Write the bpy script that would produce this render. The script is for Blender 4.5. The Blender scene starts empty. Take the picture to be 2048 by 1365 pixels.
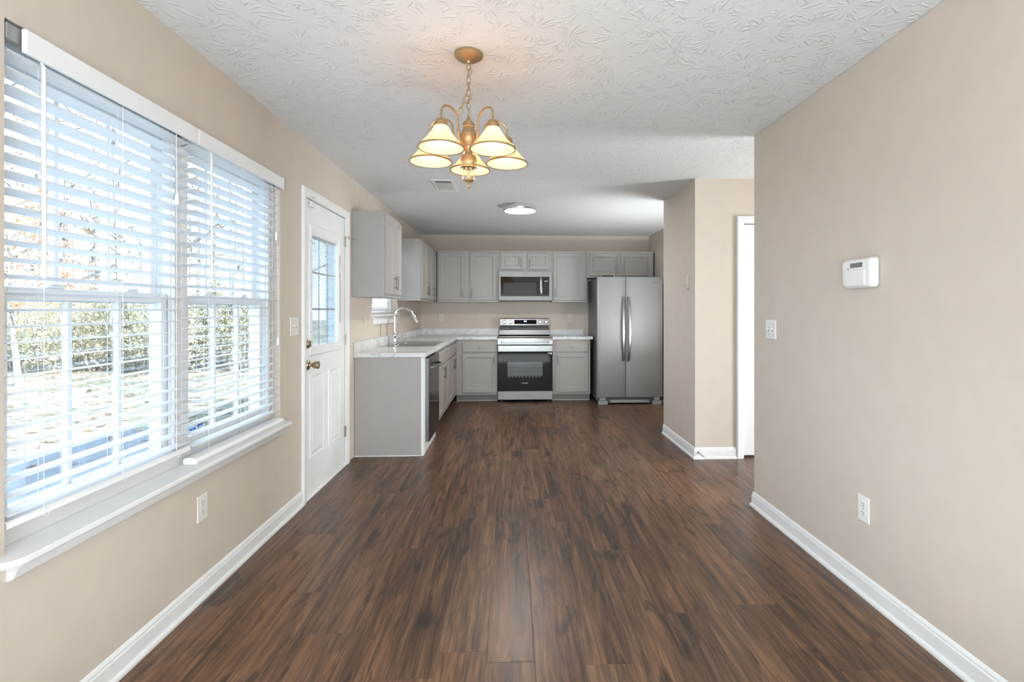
import bpy, bmesh, math, random
import numpy as np
from mathutils import Vector, Matrix

random.seed(7)
rng = np.random.default_rng(11)
S = bpy.context.scene
COL = S.collection

# ------------------------------------------------------------------ camera
cam_d = bpy.data.cameras.new('camera')
cam = bpy.data.objects.new('camera', cam_d)
COL.objects.link(cam)
cam.location = (0, 0, 1.28)
cam.rotation_euler = (math.radians(90), 0, -0.046426)
cam_d.sensor_width = 36
cam_d.lens = 36 * 1000 / 2048
cam_d.shift_x = (1024 - 1069.75) / 2048
cam_d.shift_y = (620.53 - 682.5) / 2048
cam_d.clip_start = 0.02
cam_d.clip_end = 300
S.camera = cam

# ------------------------------------------------------------------ view, world, sun, window light, added fill
S.view_settings.view_transform = 'Standard'
S.view_settings.look = 'None'
S.view_settings.gamma = 1
S.view_settings.use_curve_mapping = False
S.view_settings.exposure = 2.16

W = bpy.data.worlds.new('sky')
S.world = W
W.use_nodes = True
wn = W.node_tree
bg = wn.nodes['Background']
bg.inputs[0].default_value = (0.55, 0.76, 1.0, 1)
bg.inputs[1].default_value = 1.6

SUN_DIR = Vector((-0.70, 0.45, -0.62))
sd = bpy.data.lights.new('sun', 'SUN')
sd.energy = 7.0
sd.angle = math.radians(1.0)
sd.color = (1.0, 0.96, 0.90)
so = bpy.data.objects.new('sun', sd)
COL.objects.link(so)
so.rotation_euler = SUN_DIR.to_track_quat('-Z', 'Y').to_euler()


def area(name, loc, direction, sx, sy, power, color=(1, 1, 1), portal=False):
    d = bpy.data.lights.new(name, 'AREA')
    d.shape = 'RECTANGLE'
    d.size, d.size_y = sx, sy
    d.energy = power
    d.color = color
    if portal:
        d.cycles.is_portal = True
    o = bpy.data.objects.new(name, d)
    COL.objects.link(o)
    o.location = loc
    o.rotation_euler = Vector(direction).to_track_quat('-Z', 'Y').to_euler()
    return o


# added fill light behind the camera, and daylight from the room beyond the hall
area('rear_fill_light', (0.1, -2.42, 1.38), (0, 1, 0), 3.2, 0.78, 17, (0.80, 0.92, 1.0))
# added fill lights, out of view, bounced off the ceilings
area('dining_bounce_fill', (0.1, -1.35, 0.6), (0, -0.35, 1), 1.8, 1.0, 42, (0.79, 0.92, 1.0))
area('floor_bounce_fill', (0.10, 1.33, 0.08), (0.0, 0.5, 1), 1.7, 0.36, 3.8, (0.84, 0.94, 1.0))
area('kitchen_bounce_fill', (1.85, 5.27, 0.8), (-0.25, 0.1, 1), 0.34, 0.22, 6.5, (0.86, 0.95, 1.0))
area('hall_window_daylight', (4.22, 3.05, 1.05), (-1, 0, 0), 0.9, 1.3, 26, (0.94, 0.98, 1.0))
area('twin_window_portal', (-1.60, 2.23, 1.33), (1, 0, 0), 1.6, 1.5, 1, portal=True)
area('sink_window_portal', (-1.60, 5.5, 1.62), (1, 0, 0), 1.1, 0.9, 1, portal=True)
area('door_glass_portal', (-1.60, 3.76, 1.41), (1, 0, 0), 0.5, 0.8, 1, portal=True)

# ------------------------------------------------------------------ materials
MATS = {}


def lin(c):
    c = c / 255.0
    return c / 12.92 if c <= 0.04045 else ((c + 0.055) / 1.055) ** 2.4


def rgb(r, g, b):
    return (lin(r), lin(g), lin(b), 1)


class NT:
    def __init__(s, name):
        s.m = bpy.data.materials.new(name)
        s.m.use_nodes = True
        s.t = s.m.node_tree
        s.p = s.t.nodes['Principled BSDF']
        s.out = s.t.nodes['Material Output']

    def n(s, typ, **kw):
        nd = s.t.nodes.new(typ)
        for k, v in kw.items():
            setattr(nd, k, v)
        return nd

    def put(s, sock, v):
        if isinstance(v, bpy.types.NodeSocket):
            s.t.links.new(v, sock)
        elif v is not None:
            sock.default_value = v

    def math(s, op, a, b=None, c=None):
        nd = s.n('ShaderNodeMath', operation=op)
        for i, v in enumerate((a, b, c)):
            s.put(nd.inputs[i], v)
        return nd.outputs[0]

    def vec(s, x, y, z=0.0):
        nd = s.n('ShaderNodeCombineXYZ')
        for i, v in enumerate((x, y, z)):
            s.put(nd.inputs[i], v)
        return nd.outputs[0]

    def sep(s, v):
        nd = s.n('ShaderNodeSeparateXYZ')
        s.put(nd.inputs[0], v)
        return nd.outputs

    def pos(s):
        return s.n('ShaderNodeNewGeometry').outputs['Position']

    def noise(s, v, scale=5.0, detail=2.0, rough=0.5, dist=0.0):
        nd = s.n('ShaderNodeTexNoise')
        s.put(nd.inputs['Vector'], v)
        nd.inputs['Scale'].default_value = scale
        nd.inputs['Detail'].default_value = detail
        nd.inputs['Roughness'].default_value = rough
        nd.inputs['Distortion'].default_value = dist
        return nd.outputs['Fac']

    def ramp(s, f, stops):
        nd = s.n('ShaderNodeValToRGB')
        s.put(nd.inputs[0], f)
        e = nd.color_ramp.elements
        while len(e) < len(stops):
            e.new(0.5)
        for i, (p, c) in enumerate(stops):
            e[i].position = p
            e[i].color = c if len(c) == 4 else (*c, 1)
        return nd.outputs[0]

    def maprange(s, v, a, b, c=0.0, d=1.0):
        nd = s.n('ShaderNodeMapRange')
        s.put(nd.inputs[0], v)
        for i, x in enumerate((a, b, c, d)):
            nd.inputs[i + 1].default_value = x
        return nd.outputs[0]

    def mix(s, f, a, b, blend='MIX'):
        nd = s.n('ShaderNodeMix', data_type='RGBA', blend_type=blend)
        s.put(nd.inputs[0], f)
        s.put(nd.inputs[6], a)
        s.put(nd.inputs[7], b)
        return nd.outputs[2]

    def bump(s, h, strength=0.3, dist=0.01):
        nd = s.n('ShaderNodeBump')
        nd.inputs['Strength'].default_value = strength
        nd.inputs['Distance'].default_value = dist
        s.put(nd.inputs['Height'], h)
        s.t.links.new(nd.outputs[0], s.p.inputs['Normal'])


def pm(name, color, rough=0.5, metal=0.0, spec=0.5, bump=None, emit=None, estr=0.0, vary=0.0, coat=0.0, trans=0.0):
    k = NT(name)
    p = k.p
    p.inputs['Roughness'].default_value = rough
    p.inputs['Metallic'].default_value = metal
    p.inputs['Specular IOR Level'].default_value = spec
    p.inputs['Coat Weight'].default_value = coat
    p.inputs['Coat Roughness'].default_value = 0.15
    tc = k.n('ShaderNodeTexCoord').outputs['Object']
    nz = k.noise(tc, 9.0, 3.0)
    v = vary if vary else 0.02
    c0 = tuple(x * (1 - v) for x in color[:3]) + (1,)
    c1 = tuple(min(1, x * (1 + v)) for x in color[:3]) + (1,)
    k.put(p.inputs['Base Color'], k.ramp(nz, [(0.3, c0), (0.7, c1)]))
    if bump:
        k.bump(k.noise(tc, bump[0], 2.0), bump[1], bump[2])
    if emit:
        p.inputs['Emission Color'].default_value = emit
        p.inputs['Emission Strength'].default_value = estr
    MATS[name] = k.m
    return k.m


WALL = pm('wall_paint', (0.61, 0.532, 0.456, 1), 0.62, spec=0.35, bump=(160, 0.10, 0.002))
TRIM = pm('trim_paint', (0.80, 0.80, 0.79, 1), 0.32)
DOORW = pm('door_paint', (0.82, 0.82, 0.815, 1), 0.30)
VINYL = pm('window_vinyl', (0.84, 0.84, 0.84, 1), 0.35)
GRAY = pm('cabinet_gray_paint', (0.378, 0.353, 0.332, 1), 0.42, bump=(90, 0.03, 0.002))
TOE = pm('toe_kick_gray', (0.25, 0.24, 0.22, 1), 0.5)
SHOE = pm('pale_shoe_strip', (0.52, 0.50, 0.47, 1), 0.5)
PLATE = pm('ivory_plate', (0.78, 0.75, 0.69, 1), 0.35)
PLATEB = pm('beige_plate', (0.66, 0.60, 0.52, 1), 0.4)
PLATEW = pm('white_plate', (0.80, 0.79, 0.76, 1), 0.35)
SLOT = pm('slot_dark', (0.05, 0.045, 0.04, 1), 0.6)
SLOTG = pm('slot_gray', (0.25, 0.24, 0.22, 1), 0.6)
NICKEL = pm('brushed_nickel', (0.48, 0.46, 0.43, 1), 0.30, 1.0)
PULL = pm('dark_nickel_pull', (0.30, 0.29, 0.28, 1), 0.33, 1.0)
CHROME = pm('chrome', (0.80, 0.80, 0.80, 1), 0.07, 1.0)
BRASS = pm('antique_brass', (0.42, 0.33, 0.22, 1), 0.25, 1.0)
GOLD = pm('brushed_gold', (0.41, 0.285, 0.15, 1), 0.40, 0.65, vary=0.06)
BLACKG = pm('black_glass', (0.005, 0.005, 0.006, 1), 0.05, spec=0.16)
BLACK = pm('black_plastic', (0.018, 0.018, 0.018, 1), 0.4)
CASE = pm('appliance_case_gray', (0.16, 0.16, 0.165, 1), 0.38, 0.3)
DGRAY = pm('dark_gray_plastic', (0.075, 0.075, 0.078, 1), 0.45)
MGRAY = pm('mid_gray_plastic', (0.30, 0.30, 0.30, 1), 0.45)
MWIN = pm('microwave_window_mesh', (0.050, 0.049, 0.048, 1), 0.16, spec=0.10)
LCD = pm('lcd_gray', (0.17, 0.175, 0.17, 1), 0.3)
LOGO = pm('logo_dark', (0.05, 0.05, 0.055, 1), 0.4)
LOGOW = pm('logo_silver', (0.72, 0.72, 0.72, 1), 0.3)
CLOCK = pm('clock_blue_led', (0.1, 0.3, 0.9, 1), 0.4, emit=(0.25, 0.5, 1.0, 1), estr=6.0)
MWCLK = pm('microwave_led', (0.4, 0.45, 0.45, 1), 0.4, emit=(0.7, 0.85, 0.85, 1), estr=0.25)
STICK = pm('blue_sticker_print', (0.03, 0.07, 0.42, 1), 0.5)
BLINDW = pm('blind_white', (0.86, 0.86, 0.86, 1), 0.4)
CORD = pm('white_cord', (0.80, 0.79, 0.77, 1), 0.7)
LED = pm('led_diffuser', (0.9, 0.9, 0.9, 1), 0.5, emit=(1.0, 0.98, 0.94, 1), estr=3.5)
BULB = pm('warm_bulb', (1, 0.9, 0.7, 1), 0.4, emit=(1.0, 0.88, 0.66, 1), estr=5.0)
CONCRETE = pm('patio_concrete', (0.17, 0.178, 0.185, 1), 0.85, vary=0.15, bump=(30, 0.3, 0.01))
BARK = pm('tree_bark', (0.21, 0.195, 0.18, 1), 0.9, vary=0.35, bump=(25, 0.6, 0.02))
RUBBER = pm('white_rubber', (0.7, 0.7, 0.68, 1), 0.6)
WOODDARK = pm('stained_timber', (0.30, 0.26, 0.22, 1), 0.8, vary=0.2)


def mat_slats():
    k = NT('blind_slat')
    p = k.p
    p.inputs['Base Color'].default_value = (0.88, 0.88, 0.88, 1)
    p.inputs['Roughness'].default_value = 0.35
    tr = k.n('ShaderNodeBsdfTranslucent')
    tr.inputs[0].default_value = (0.85, 0.88, 0.92, 1)
    mx = k.n('ShaderNodeMixShader')
    mx.inputs[0].default_value = 0.12
    k.t.links.new(p.outputs[0], mx.inputs[1])
    k.t.links.new(tr.outputs[0], mx.inputs[2])
    k.t.links.new(mx.outputs[0], k.out.inputs[0])
    return k.m


SLAT = mat_slats()


def mat_glass(name, tint=(1, 1, 1, 1), refl=0.06, rough=0.02):
    k = NT(name)
    k.t.nodes.remove(k.p)
    a = k.n('ShaderNodeBsdfTransparent')
    a.inputs[0].default_value = tint
    g = k.n('ShaderNodeBsdfGlossy')
    g.inputs['Roughness'].default_value = rough
    mx = k.n('ShaderNodeMixShader')
    lw = k.n('ShaderNodeLayerWeight')
    lw.inputs[0].default_value = 0.25
    f = k.math('ADD', k.math('MULTIPLY', lw.outputs['Fresnel'], 0.5), refl * 0.5)
    k.put(mx.inputs[0], f)
    k.t.links.new(a.outputs[0], mx.inputs[1])
    k.t.links.new(g.outputs[0], mx.inputs[2])
    k.t.links.new(mx.outputs[0], k.out.inputs[0])
    return k.m


GLASS = mat_glass('window_glass', (0.97, 0.99, 1.0, 1))
OVENGLASS = mat_glass('oven_window_glass', (0.55, 0.55, 0.55, 1), 0.10)
CLEARGLASS = mat_glass('clear_lamp_glass', (0.97, 0.95, 0.9, 1), 0.15)


def mat_shade():
    k = NT('alabaster_glass')
    p = k.p
    p.inputs['Base Color'].default_value = (0.93, 0.80, 0.56, 1)
    p.inputs['Emission Color'].default_value = (1.0, 0.80, 0.54, 1)
    p.inputs['Emission Strength'].default_value = 0.16
    p.inputs['Roughness'].default_value = 0.3
    tc = k.n('ShaderNodeTexCoord').outputs['Object']
    nz = k.noise(tc, 14, 3, 0.6, 0.6)
    col = k.ramp(nz, [(0.25, (1.0, 0.64, 0.30)), (0.75, (1.0, 0.76, 0.44))])
    tr = k.n('ShaderNodeBsdfTranslucent')
    k.put(tr.inputs[0], col)
    mx = k.n('ShaderNodeMixShader')
    mx.inputs[0].default_value = 0.55
    k.t.links.new(p.outputs[0], mx.inputs[1])
    k.t.links.new(tr.outputs[0], mx.inputs[2])
    k.t.links.new(mx.outputs[0], k.out.inputs[0])
    return k.m


SHADE = mat_shade()


def mat_steel(name, base=0.50, rough=0.27, vertical=False, streak=0.12, aniso=0.0, metal=1.0):
    k = NT(name)
    p = k.p
    p.inputs['Metallic'].default_value = metal
    tg = k.n('ShaderNodeTangent', direction_type='RADIAL', axis='Z')
    k.t.links.new(tg.outputs[0], p.inputs['Tangent'])
    p.inputs['Anisotropic'].default_value = aniso
    p.inputs['Anisotropic Rotation'].default_value = 0.25
    P = k.sep(k.pos())
    if vertical:
        v = k.vec(k.math('MULTIPLY', P[0], 700.0), k.math('MULTIPLY', P[1], 700.0), k.math('MULTIPLY', P[2], 3.0))
    else:
        v = k.vec(k.math('MULTIPLY', P[0], 3.0), k.math('MULTIPLY', P[1], 3.0), k.math('MULTIPLY', P[2], 700.0))
    nz = k.noise(v, 1.0, 2.0)
    k.put(p.inputs['Roughness'], k.maprange(nz, 0.3, 0.7, rough - 0.02, rough + 0.03))
    b = base
    k.put(p.inputs['Base Color'], k.ramp(nz, [(0.3, (b * (1 - streak), b * (1 - streak), b * (1 - streak) * 0.99)), (0.7, (b * (1 + streak), b * (1 + streak), b * (1 + streak) * 0.99))]))
    return k.m


STEEL = mat_steel('brushed_steel', 0.34, 0.52, streak=0.04, aniso=0.6, metal=0.38)
STEELB = mat_steel('bright_steel', 0.34, 0.30, streak=0.03)
STEELD = mat_steel('dark_steel', 0.20, 0.22)
SINKM = mat_steel('sink_steel', 0.60, 0.25)


def mat_ceiling():
    k = NT('stomped_ceiling')
    p = k.p
    p.inputs['Base Color'].default_value = (0.74, 0.74, 0.735, 1)
    p.inputs['Roughness'].default_value = 0.85
    p.inputs['Specular IOR Level'].default_value = 0.2
    P = k.pos()
    s = k.sep(P)
    wob = k.n('ShaderNodeTexNoise')
    k.put(wob.inputs['Vector'], P)
    wob.inputs['Scale'].default_value = 3.0
    flat = k.vec(s[0], s[1], 0.0)
    total = None
    for i, (sc, off, nray) in enumerate(((4.6, 0.0, 17.0), (5.8, 3.7, 15.0))):
        add = k.n('ShaderNodeVectorMath', operation='ADD')
        k.put(add.inputs[0], flat)
        add.inputs[1].default_value = (off, off * 0.6, 0)
        vo = k.n('ShaderNodeTexVoronoi', voronoi_dimensions='2D', feature='F1')
        k.put(vo.inputs['Vector'], add.outputs[0])
        vo.inputs['Scale'].default_value = sc
        sub = k.n('ShaderNodeVectorMath', operation='SUBTRACT')
        k.put(sub.inputs[0], add.outputs[0])
        k.t.links.new(vo.outputs['Position'], sub.inputs[1])
        d = k.sep(sub.outputs[0])
        ang = k.math('ARCTAN2', d[1], d[0])
        r = k.math('SQRT', k.math('ADD', k.math('MULTIPLY', d[0], d[0]), k.math('MULTIPLY', d[1], d[1])))
        ph = k.math('MULTIPLY', k.noise(P, 9.0, 2.0), 9.0)
        w = k.math('SINE', k.math('ADD', k.math('MULTIPLY', ang, nray), ph))
        w = k.maprange(w, 0.35, 0.95)
        m1 = k.maprange(r, 0.015, 0.045)
        m2 = k.maprange(r, 0.13, 0.09)
        m3 = k.maprange(k.noise(P, 14.0, 2.0), 0.46, 0.58)
        v = k.math('MULTIPLY', k.math('MULTIPLY', w, m1), k.math('MULTIPLY', m2, m3))
        total = v if total is None else k.math('MAXIMUM', total, v)
    fine = k.math('MULTIPLY', k.noise(P, 55.0, 3.0), 0.25)
    k.bump(k.math('ADD', total, fine), 0.55, 0.006)
    return k.m


CEIL = mat_ceiling()


def mat_floor():
    k = NT('dark_vinyl_plank')
    p = k.p
    P = k.pos()
    s = k.sep(P)
    PW, PL = 0.178, 1.22
    fx = k.math('DIVIDE', k.math('ADD', s[0], 20.03), PW)
    ix = k.math('FLOOR', fx)
    wn1 = k.n('ShaderNodeTexWhiteNoise', noise_dimensions='1D')
    k.put(wn1.inputs['W'], ix)
    fy = k.math('ADD', k.math('DIVIDE', k.math('ADD', s[1], 20.0), PL), wn1.outputs['Value'])
    iy = k.math('FLOOR', fy)
    wn2 = k.n('ShaderNodeTexWhiteNoise', noise_dimensions='2D')
    k.put(wn2.inputs['Vector'], k.vec(ix, iy))
    r2 = wn2.outputs['Value']
    rc = k.sep(wn2.outputs['Color'])
    ox = k.math('MULTIPLY', r2, 37.0)
    oy = k.math('MULTIPLY', rc[1], 53.0)
    gx = k.math('ADD', s[0], ox)
    gy = k.math('ADD', s[1], oy)
    bands = k.noise(k.vec(k.math('MULTIPLY', gx, 11.0), k.math('MULTIPLY', gy, 0.75)), 1.0, 3.0, 0.55, 0.8)
    streak = k.noise(k.vec(k.math('MULTIPLY', gx, 58.0), k.math('MULTIPLY', gy, 2.6)), 1.0, 4.0, 0.6, 0.5)
    fine = k.noise(k.vec(k.math('MULTIPLY', gx, 260.0), k.math('MULTIPLY', gy, 7.0)), 1.0, 3.0, 0.6)
    knots = k.noise(k.vec(k.math('MULTIPLY', gx, 9.0), k.math('MULTIPLY', gy, 2.6)), 1.0, 2.0, 0.5, 1.4)
    t = k.math('ADD', k.math('MULTIPLY', bands, 0.36), k.math('MULTIPLY', streak, 0.50))
    t = k.math('ADD', t, k.math('MULTIPLY', fine, 0.36))
    t = k.math('ADD', t, k.math('MULTIPLY', k.math('SUBTRACT', r2, 0.5), 0.07))
    col = k.ramp(t, [(0.44, (0.026, 0.0165, 0.0120)), (0.53, (0.066, 0.037, 0.0240)), (0.63, (0.130, 0.071, 0.042)), (0.75, (0.235, 0.130, 0.073))])
    dk = k.maprange(knots, 0.30, 0.42, 0.42, 1.0)
    col = k.mix(1.0, col, k.vec(dk, dk, dk), 'MULTIPLY')
    tint = k.mix(rc[2], (1.08, 0.98, 0.92, 1), (0.97, 1.0, 1.02, 1))
    col = k.mix(1.0, col, tint, 'MULTIPLY')
    ex = k.math('ABSOLUTE', k.math('SUBTRACT', k.math('FRACT', fx), 0.5))
    ey = k.math('ABSOLUTE', k.math('SUBTRACT', k.math('FRACT', fy), 0.5))
    seam = k.math('MAXIMUM', k.maprange(ex, 0.489, 0.498), k.maprange(ey, 0.4985, 0.4998))
    col = k.mix(k.math('MULTIPLY', seam, 0.38), col, (0.010, 0.007, 0.006, 1))
    k.put(p.inputs['Base Color'], col)
    k.put(p.inputs['Roughness'], k.maprange(fine, 0.3, 0.7, 0.29, 0.41))
    p.inputs['Specular IOR Level'].default_value = 0.42
    h = k.math('SUBTRACT', k.math('MULTIPLY', fine, 0.35), seam)
    k.bump(h, 0.22, 0.0015)
    return k.m


FLOOR = mat_floor()


def mat_marble():
    k = NT('white_marble_laminate')
    p = k.p
    P = k.pos()
    n1 = k.noise(P, 1.6, 6.0, 0.6, 1.6)
    v = k.math('ABSOLUTE', k.math('SUBTRACT', n1, 0.5))
    vein = k.maprange(v, 0.0, 0.028, 1.0, 0.0)
    vein = k.math('POWER', vein, 2.0)
    n2 = k.noise(P, 5.0, 5.0, 0.6, 2.2)
    v2 = k.math('POWER', k.maprange(k.math('ABSOLUTE', k.math('SUBTRACT', n2, 0.52)), 0.0, 0.02, 1.0, 0.0), 2.0)
    f = k.math('MINIMUM', k.math('ADD', k.math('MULTIPLY', vein, 0.5), k.math('MULTIPLY', v2, 0.22)), 1.0)
    cloud = k.ramp(k.noise(P, 2.5, 3.0), [(0.3, (0.62, 0.62, 0.62)), (0.7, (0.76, 0.76, 0.755))])
    k.put(p.inputs['Base Color'], k.mix(f, cloud, (0.30, 0.295, 0.29, 1)))
    p.inputs['Roughness'].default_value = 0.22
    return k.m


MARBLE = mat_marble()


def mat_lawn():
    k = NT('leafy_lawn')
    p = k.p
    P = k.pos()
    n1 = k.noise(P, 1.2, 4.0, 0.6)
    n2 = k.noise(P, 16.0, 4.0, 0.7)
    t = k.math('ADD', k.math('MULTIPLY', n1, 0.6), k.math('MULTIPLY', n2, 0.5))
    col = k.ramp(t, [(0.38, (0.05, 0.07, 0.05)), (0.50, (0.10, 0.12, 0.08)), (0.60, (0.22, 0.18, 0.14)), (0.75, (0.40, 0.34, 0.28))])
    k.put(p.inputs['Base Color'], col)
    p.inputs['Roughness'].default_value = 0.95
    k.bump(n2, 0.5, 0.03)
    return k.m


LAWN = mat_lawn()


def mat_leaf(name, c0, c1, c2):
    k = NT(name)
    p = k.p
    nz = k.noise(k.pos(), 3.0, 3.0, 0.7)
    col = k.ramp(nz, [(0.35, c0), (0.5, c1), (0.68, c2)])
    k.put(p.inputs['Base Color'], col)
    p.inputs['Roughness'].default_value = 0.6
    tr = k.n('ShaderNodeBsdfTranslucent')
    k.put(tr.inputs[0], col)
    mx = k.n('ShaderNodeMixShader')
    mx.inputs[0].default_value = 0.4
    k.t.links.new(p.outputs[0], mx.inputs[1])
    k.t.links.new(tr.outputs[0], mx.inputs[2])
    k.t.links.new(mx.outputs[0], k.out.inputs[0])
    return k.m


LEAF_Y = mat_leaf('yellow_green_leaves', (0.20, 0.22, 0.14), (0.42, 0.40, 0.26), (0.58, 0.53, 0.38))
LEAF_G = mat_leaf('green_leaves', (0.10, 0.125, 0.09), (0.24, 0.27, 0.18), (0.42, 0.43, 0.29))
LEAF_R = mat_leaf('russet_leaves', (0.30, 0.10, 0.05), (0.48, 0.22, 0.12), (0.55, 0.36, 0.20))
LEAF_D = mat_leaf('fallen_leaves', (0.16, 0.11, 0.08), (0.40, 0.31, 0.23), (0.64, 0.55, 0.44))


# ------------------------------------------------------------------ mesh helpers
class MB:
    def __init__(s):
        s.bm = bmesh.new()

    def box(s, x0, x1, y0, y1, z0, z1, bev=0.0, seg=2):
        x0, x1 = min(x0, x1), max(x0, x1)
        y0, y1 = min(y0, y1), max(y0, y1)
        z0, z1 = min(z0, z1), max(z0, z1)
        r = bmesh.ops.create_cube(s.bm, size=1.0)
        vs = r['verts']
        for v in vs:
            v.co = Vector(((x0 + x1) / 2 + v.co.x * (x1 - x0), (y0 + y1) / 2 + v.co.y * (y1 - y0), (z0 + z1) / 2 + v.co.z * (z1 - z0)))
        if bev > 0:
            bev = min(bev, 0.49 * min(x1 - x0, y1 - y0, z1 - z0))
            es = list({e for v in vs for e in v.link_edges})
            bmesh.ops.bevel(s.bm, geom=es, offset=bev, segments=seg, profile=0.5, affect='EDGES')
        return s

    def face(s, pts):
        s.bm.faces.new([s.bm.verts.new(p) for p in pts])
        return s

    def rings(s, rings, cap0=True, cap1=True, closed=True):
        rows = [[s.bm.verts.new(p) for p in r] for r in rings]
        n = len(rows[0])
        for a, b in zip(rows[:-1], rows[1:]):
            for i in range(n if closed else n - 1):
                j = (i + 1) % n
                try:
                    s.bm.faces.new((a[i], a[j], b[j], b[i]))
                except ValueError:
                    pass
        if cap0:
            s.bm.faces.new(list(reversed(rows[0])))
        if cap1:
            s.bm.faces.new(rows[-1])
        return s

    def cyl(s, p0, p1, r0, r1=None, seg=16, cap=True):
        r1 = r0 if r1 is None else r1
        return s.tube([p0, p1], [r0, r1], seg, cap)

    def tube(s, pts, r, seg=10, cap=True):
        pts = [Vector(p) for p in pts]
        rs = r if isinstance(r, (list, tuple)) else [r] * len(pts)
        rings = []
        up = None
        for i, p in enumerate(pts):
            if i == 0:
                d = pts[1] - pts[0]
            elif i == len(pts) - 1:
                d = pts[-1] - pts[-2]
            else:
                d = (pts[i + 1] - pts[i]).normalized() + (pts[i] - pts[i - 1]).normalized()
            d = d.normalized() if d.length > 1e-9 else Vector((0, 0, 1))
            if up is None:
                a = Vector((0, 0, 1)) if abs(d.z) < 0.9 else Vector((1, 0, 0))
                up = (a - d * a.dot(d)).normalized()
            else:
                up = (up - d * up.dot(d))
                up = up.normalized() if up.length > 1e-6 else Vector((1, 0, 0))
            w = d.cross(up)
            rings.append([p + up * (rs[i] * math.cos(2 * math.pi * k / seg)) + w * (rs[i] * math.sin(2 * math.pi * k / seg)) for k in range(seg)])
        return s.rings(rings, cap, cap)

    def lathe(s, prof, c, seg=32, axis='Z', cap0=False, cap1=False):
        c = Vector(c)
        rings = []
        for r, h in prof:
            row = []
            for k in range(seg):
                a = 2 * math.pi * k / seg
                x, y = r * math.cos(a), r * math.sin(a)
                row.append(c + (Vector((x, y, h)) if axis == 'Z' else Vector((h, x, y)) if axis == 'X' else Vector((x, h, y))))
            rings.append(row)
        return s.rings(rings, cap0, cap1)

    def prism(s, poly, a0, a1, fn):
        """poly: 2D points; fn(p, q, a) -> world point"""
        return s.rings([[fn(p, q, a0) for p, q in poly], [fn(p, q, a1) for p, q in poly]])

    def build(s, name, mat, parent=None, smooth=False, angle=35):
        bmesh.ops.recalc_face_normals(s.bm, faces=s.bm.faces)
        me = bpy.data.meshes.new(name)
        s.bm.to_mesh(me)
        s.bm.free()
        me.materials.append(mat)
        o = bpy.data.objects.new(name, me)
        COL.objects.link(o)
        if smooth:
            me.polygons.foreach_set('use_smooth', [True] * len(me.polygons))
            if angle and hasattr(me, 'set_sharp_from_angle'):
                me.set_sharp_from_angle(angle=math.radians(angle))
        if parent is not None:
            adopt(o, parent)
        return o


def wloc(o):
    v = Vector(o.location)
    while o.parent:
        o = o.parent
        v += Vector(o.location)
    return v


def adopt(o, parent):
    o.parent = parent
    o.location = Vector(o.location) - wloc(parent)


def tag(o, label=None, cat=None, group=None, kind=None):
    if label:
        o['label'] = label
    if cat:
        o['category'] = cat
    if group:
        o['group'] = group
    if kind:
        o['kind'] = kind
    return o


def thing(name, loc, label, cat, group=None):
    o = bpy.data.objects.new(name, None)
    COL.objects.link(o)
    o.location = loc
    o.empty_display_size = 0.1
    return tag(o, label, cat, group)


def struct(o, label, cat):
    return tag(o, label, cat, None, 'structure')


def copy_tree(o, parent=None):
    c = o.copy()
    COL.objects.link(c)
    if parent is not None:
        c.parent = parent
    for ch in list(o.children):
        copy_tree(ch, c)
    return c


def text(body, name, mat, parent, origin, xdir, ydir, height, width=None, depth=0.0006):
    cu = bpy.data.curves.new(name, 'FONT')
    cu.body = body
    cu.extrude = 0.5
    cu.align_x = 'CENTER'
    cu.align_y = 'CENTER'
    ob = bpy.data.objects.new(name + '_tmp', cu)
    COL.objects.link(ob)
    dg = bpy.context.evaluated_depsgraph_get()
    me = bpy.data.meshes.new_from_object(ob.evaluated_get(dg))
    bpy.data.objects.remove(ob)
    co = np.array([v.co for v in me.vertices])
    mn, mx_ = co.min(0), co.max(0)
    x, y = Vector(xdir), Vector(ydir)
    n = x.cross(y)
    hh = mx_[1] - mn[1]
    sy = height / hh
    sx = sy if width is None else width / (mx_[0] - mn[0])
    cx, cy = (mn[0] + mx_[0]) / 2, (mn[1] + mx_[1]) / 2
    for v in me.vertices:
        v.co = Vector(origin) + x * ((v.co.x - cx) * sx) + y * ((v.co.y - cy) * sy) + n * (v.co.z * 2 * depth)
    me.materials.clear()
    me.materials.append(mat)
    o = bpy.data.objects.new(name, me)
    COL.objects.link(o)
    adopt(o, parent)
    return o


def wall_grid(mb, fn, us, vs, holes, t0, t1):
    """solid slab with rectangular holes, no inner faces. fn(u, v, t) -> point"""
    us = sorted(set(us))
    vs = sorted(set(vs))

    def solid(i, j):
        if i < 0 or j < 0 or i >= len(us) - 1 or j >= len(vs) - 1:
            return False
        cu, cv = (us[i] + us[i + 1]) / 2, (vs[j] + vs[j + 1]) / 2
        return not any(a < cu < b and c < cv < d for a, b, c, d in holes)
    for i in range(len(us) - 1):
        for j in range(len(vs) - 1):
            if not solid(i, j):
                continue
            a, b, c, d = us[i], us[i + 1], vs[j], vs[j + 1]
            for t in (t0, t1):
                mb.face([fn(a, c, t), fn(b, c, t), fn(b, d, t), fn(a, d, t)])
            if not solid(i - 1, j):
                mb.face([fn(a, c, t0), fn(a, d, t0), fn(a, d, t1), fn(a, c, t1)])
            if not solid(i + 1, j):
                mb.face([fn(b, c, t0), fn(b, d, t0), fn(b, d, t1), fn(b, c, t1)])
            if not solid(i, j - 1):
                mb.face([fn(a, c, t0), fn(b, c, t0), fn(b, c, t1), fn(a, c, t1)])
            if not solid(i, j + 1):
                mb.face([fn(a, d, t0), fn(b, d, t0), fn(b, d, t1), fn(a, d, t1)])
    bmesh.ops.remove_doubles(mb.bm, verts=mb.bm.verts, dist=1e-5)
    return mb


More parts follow.
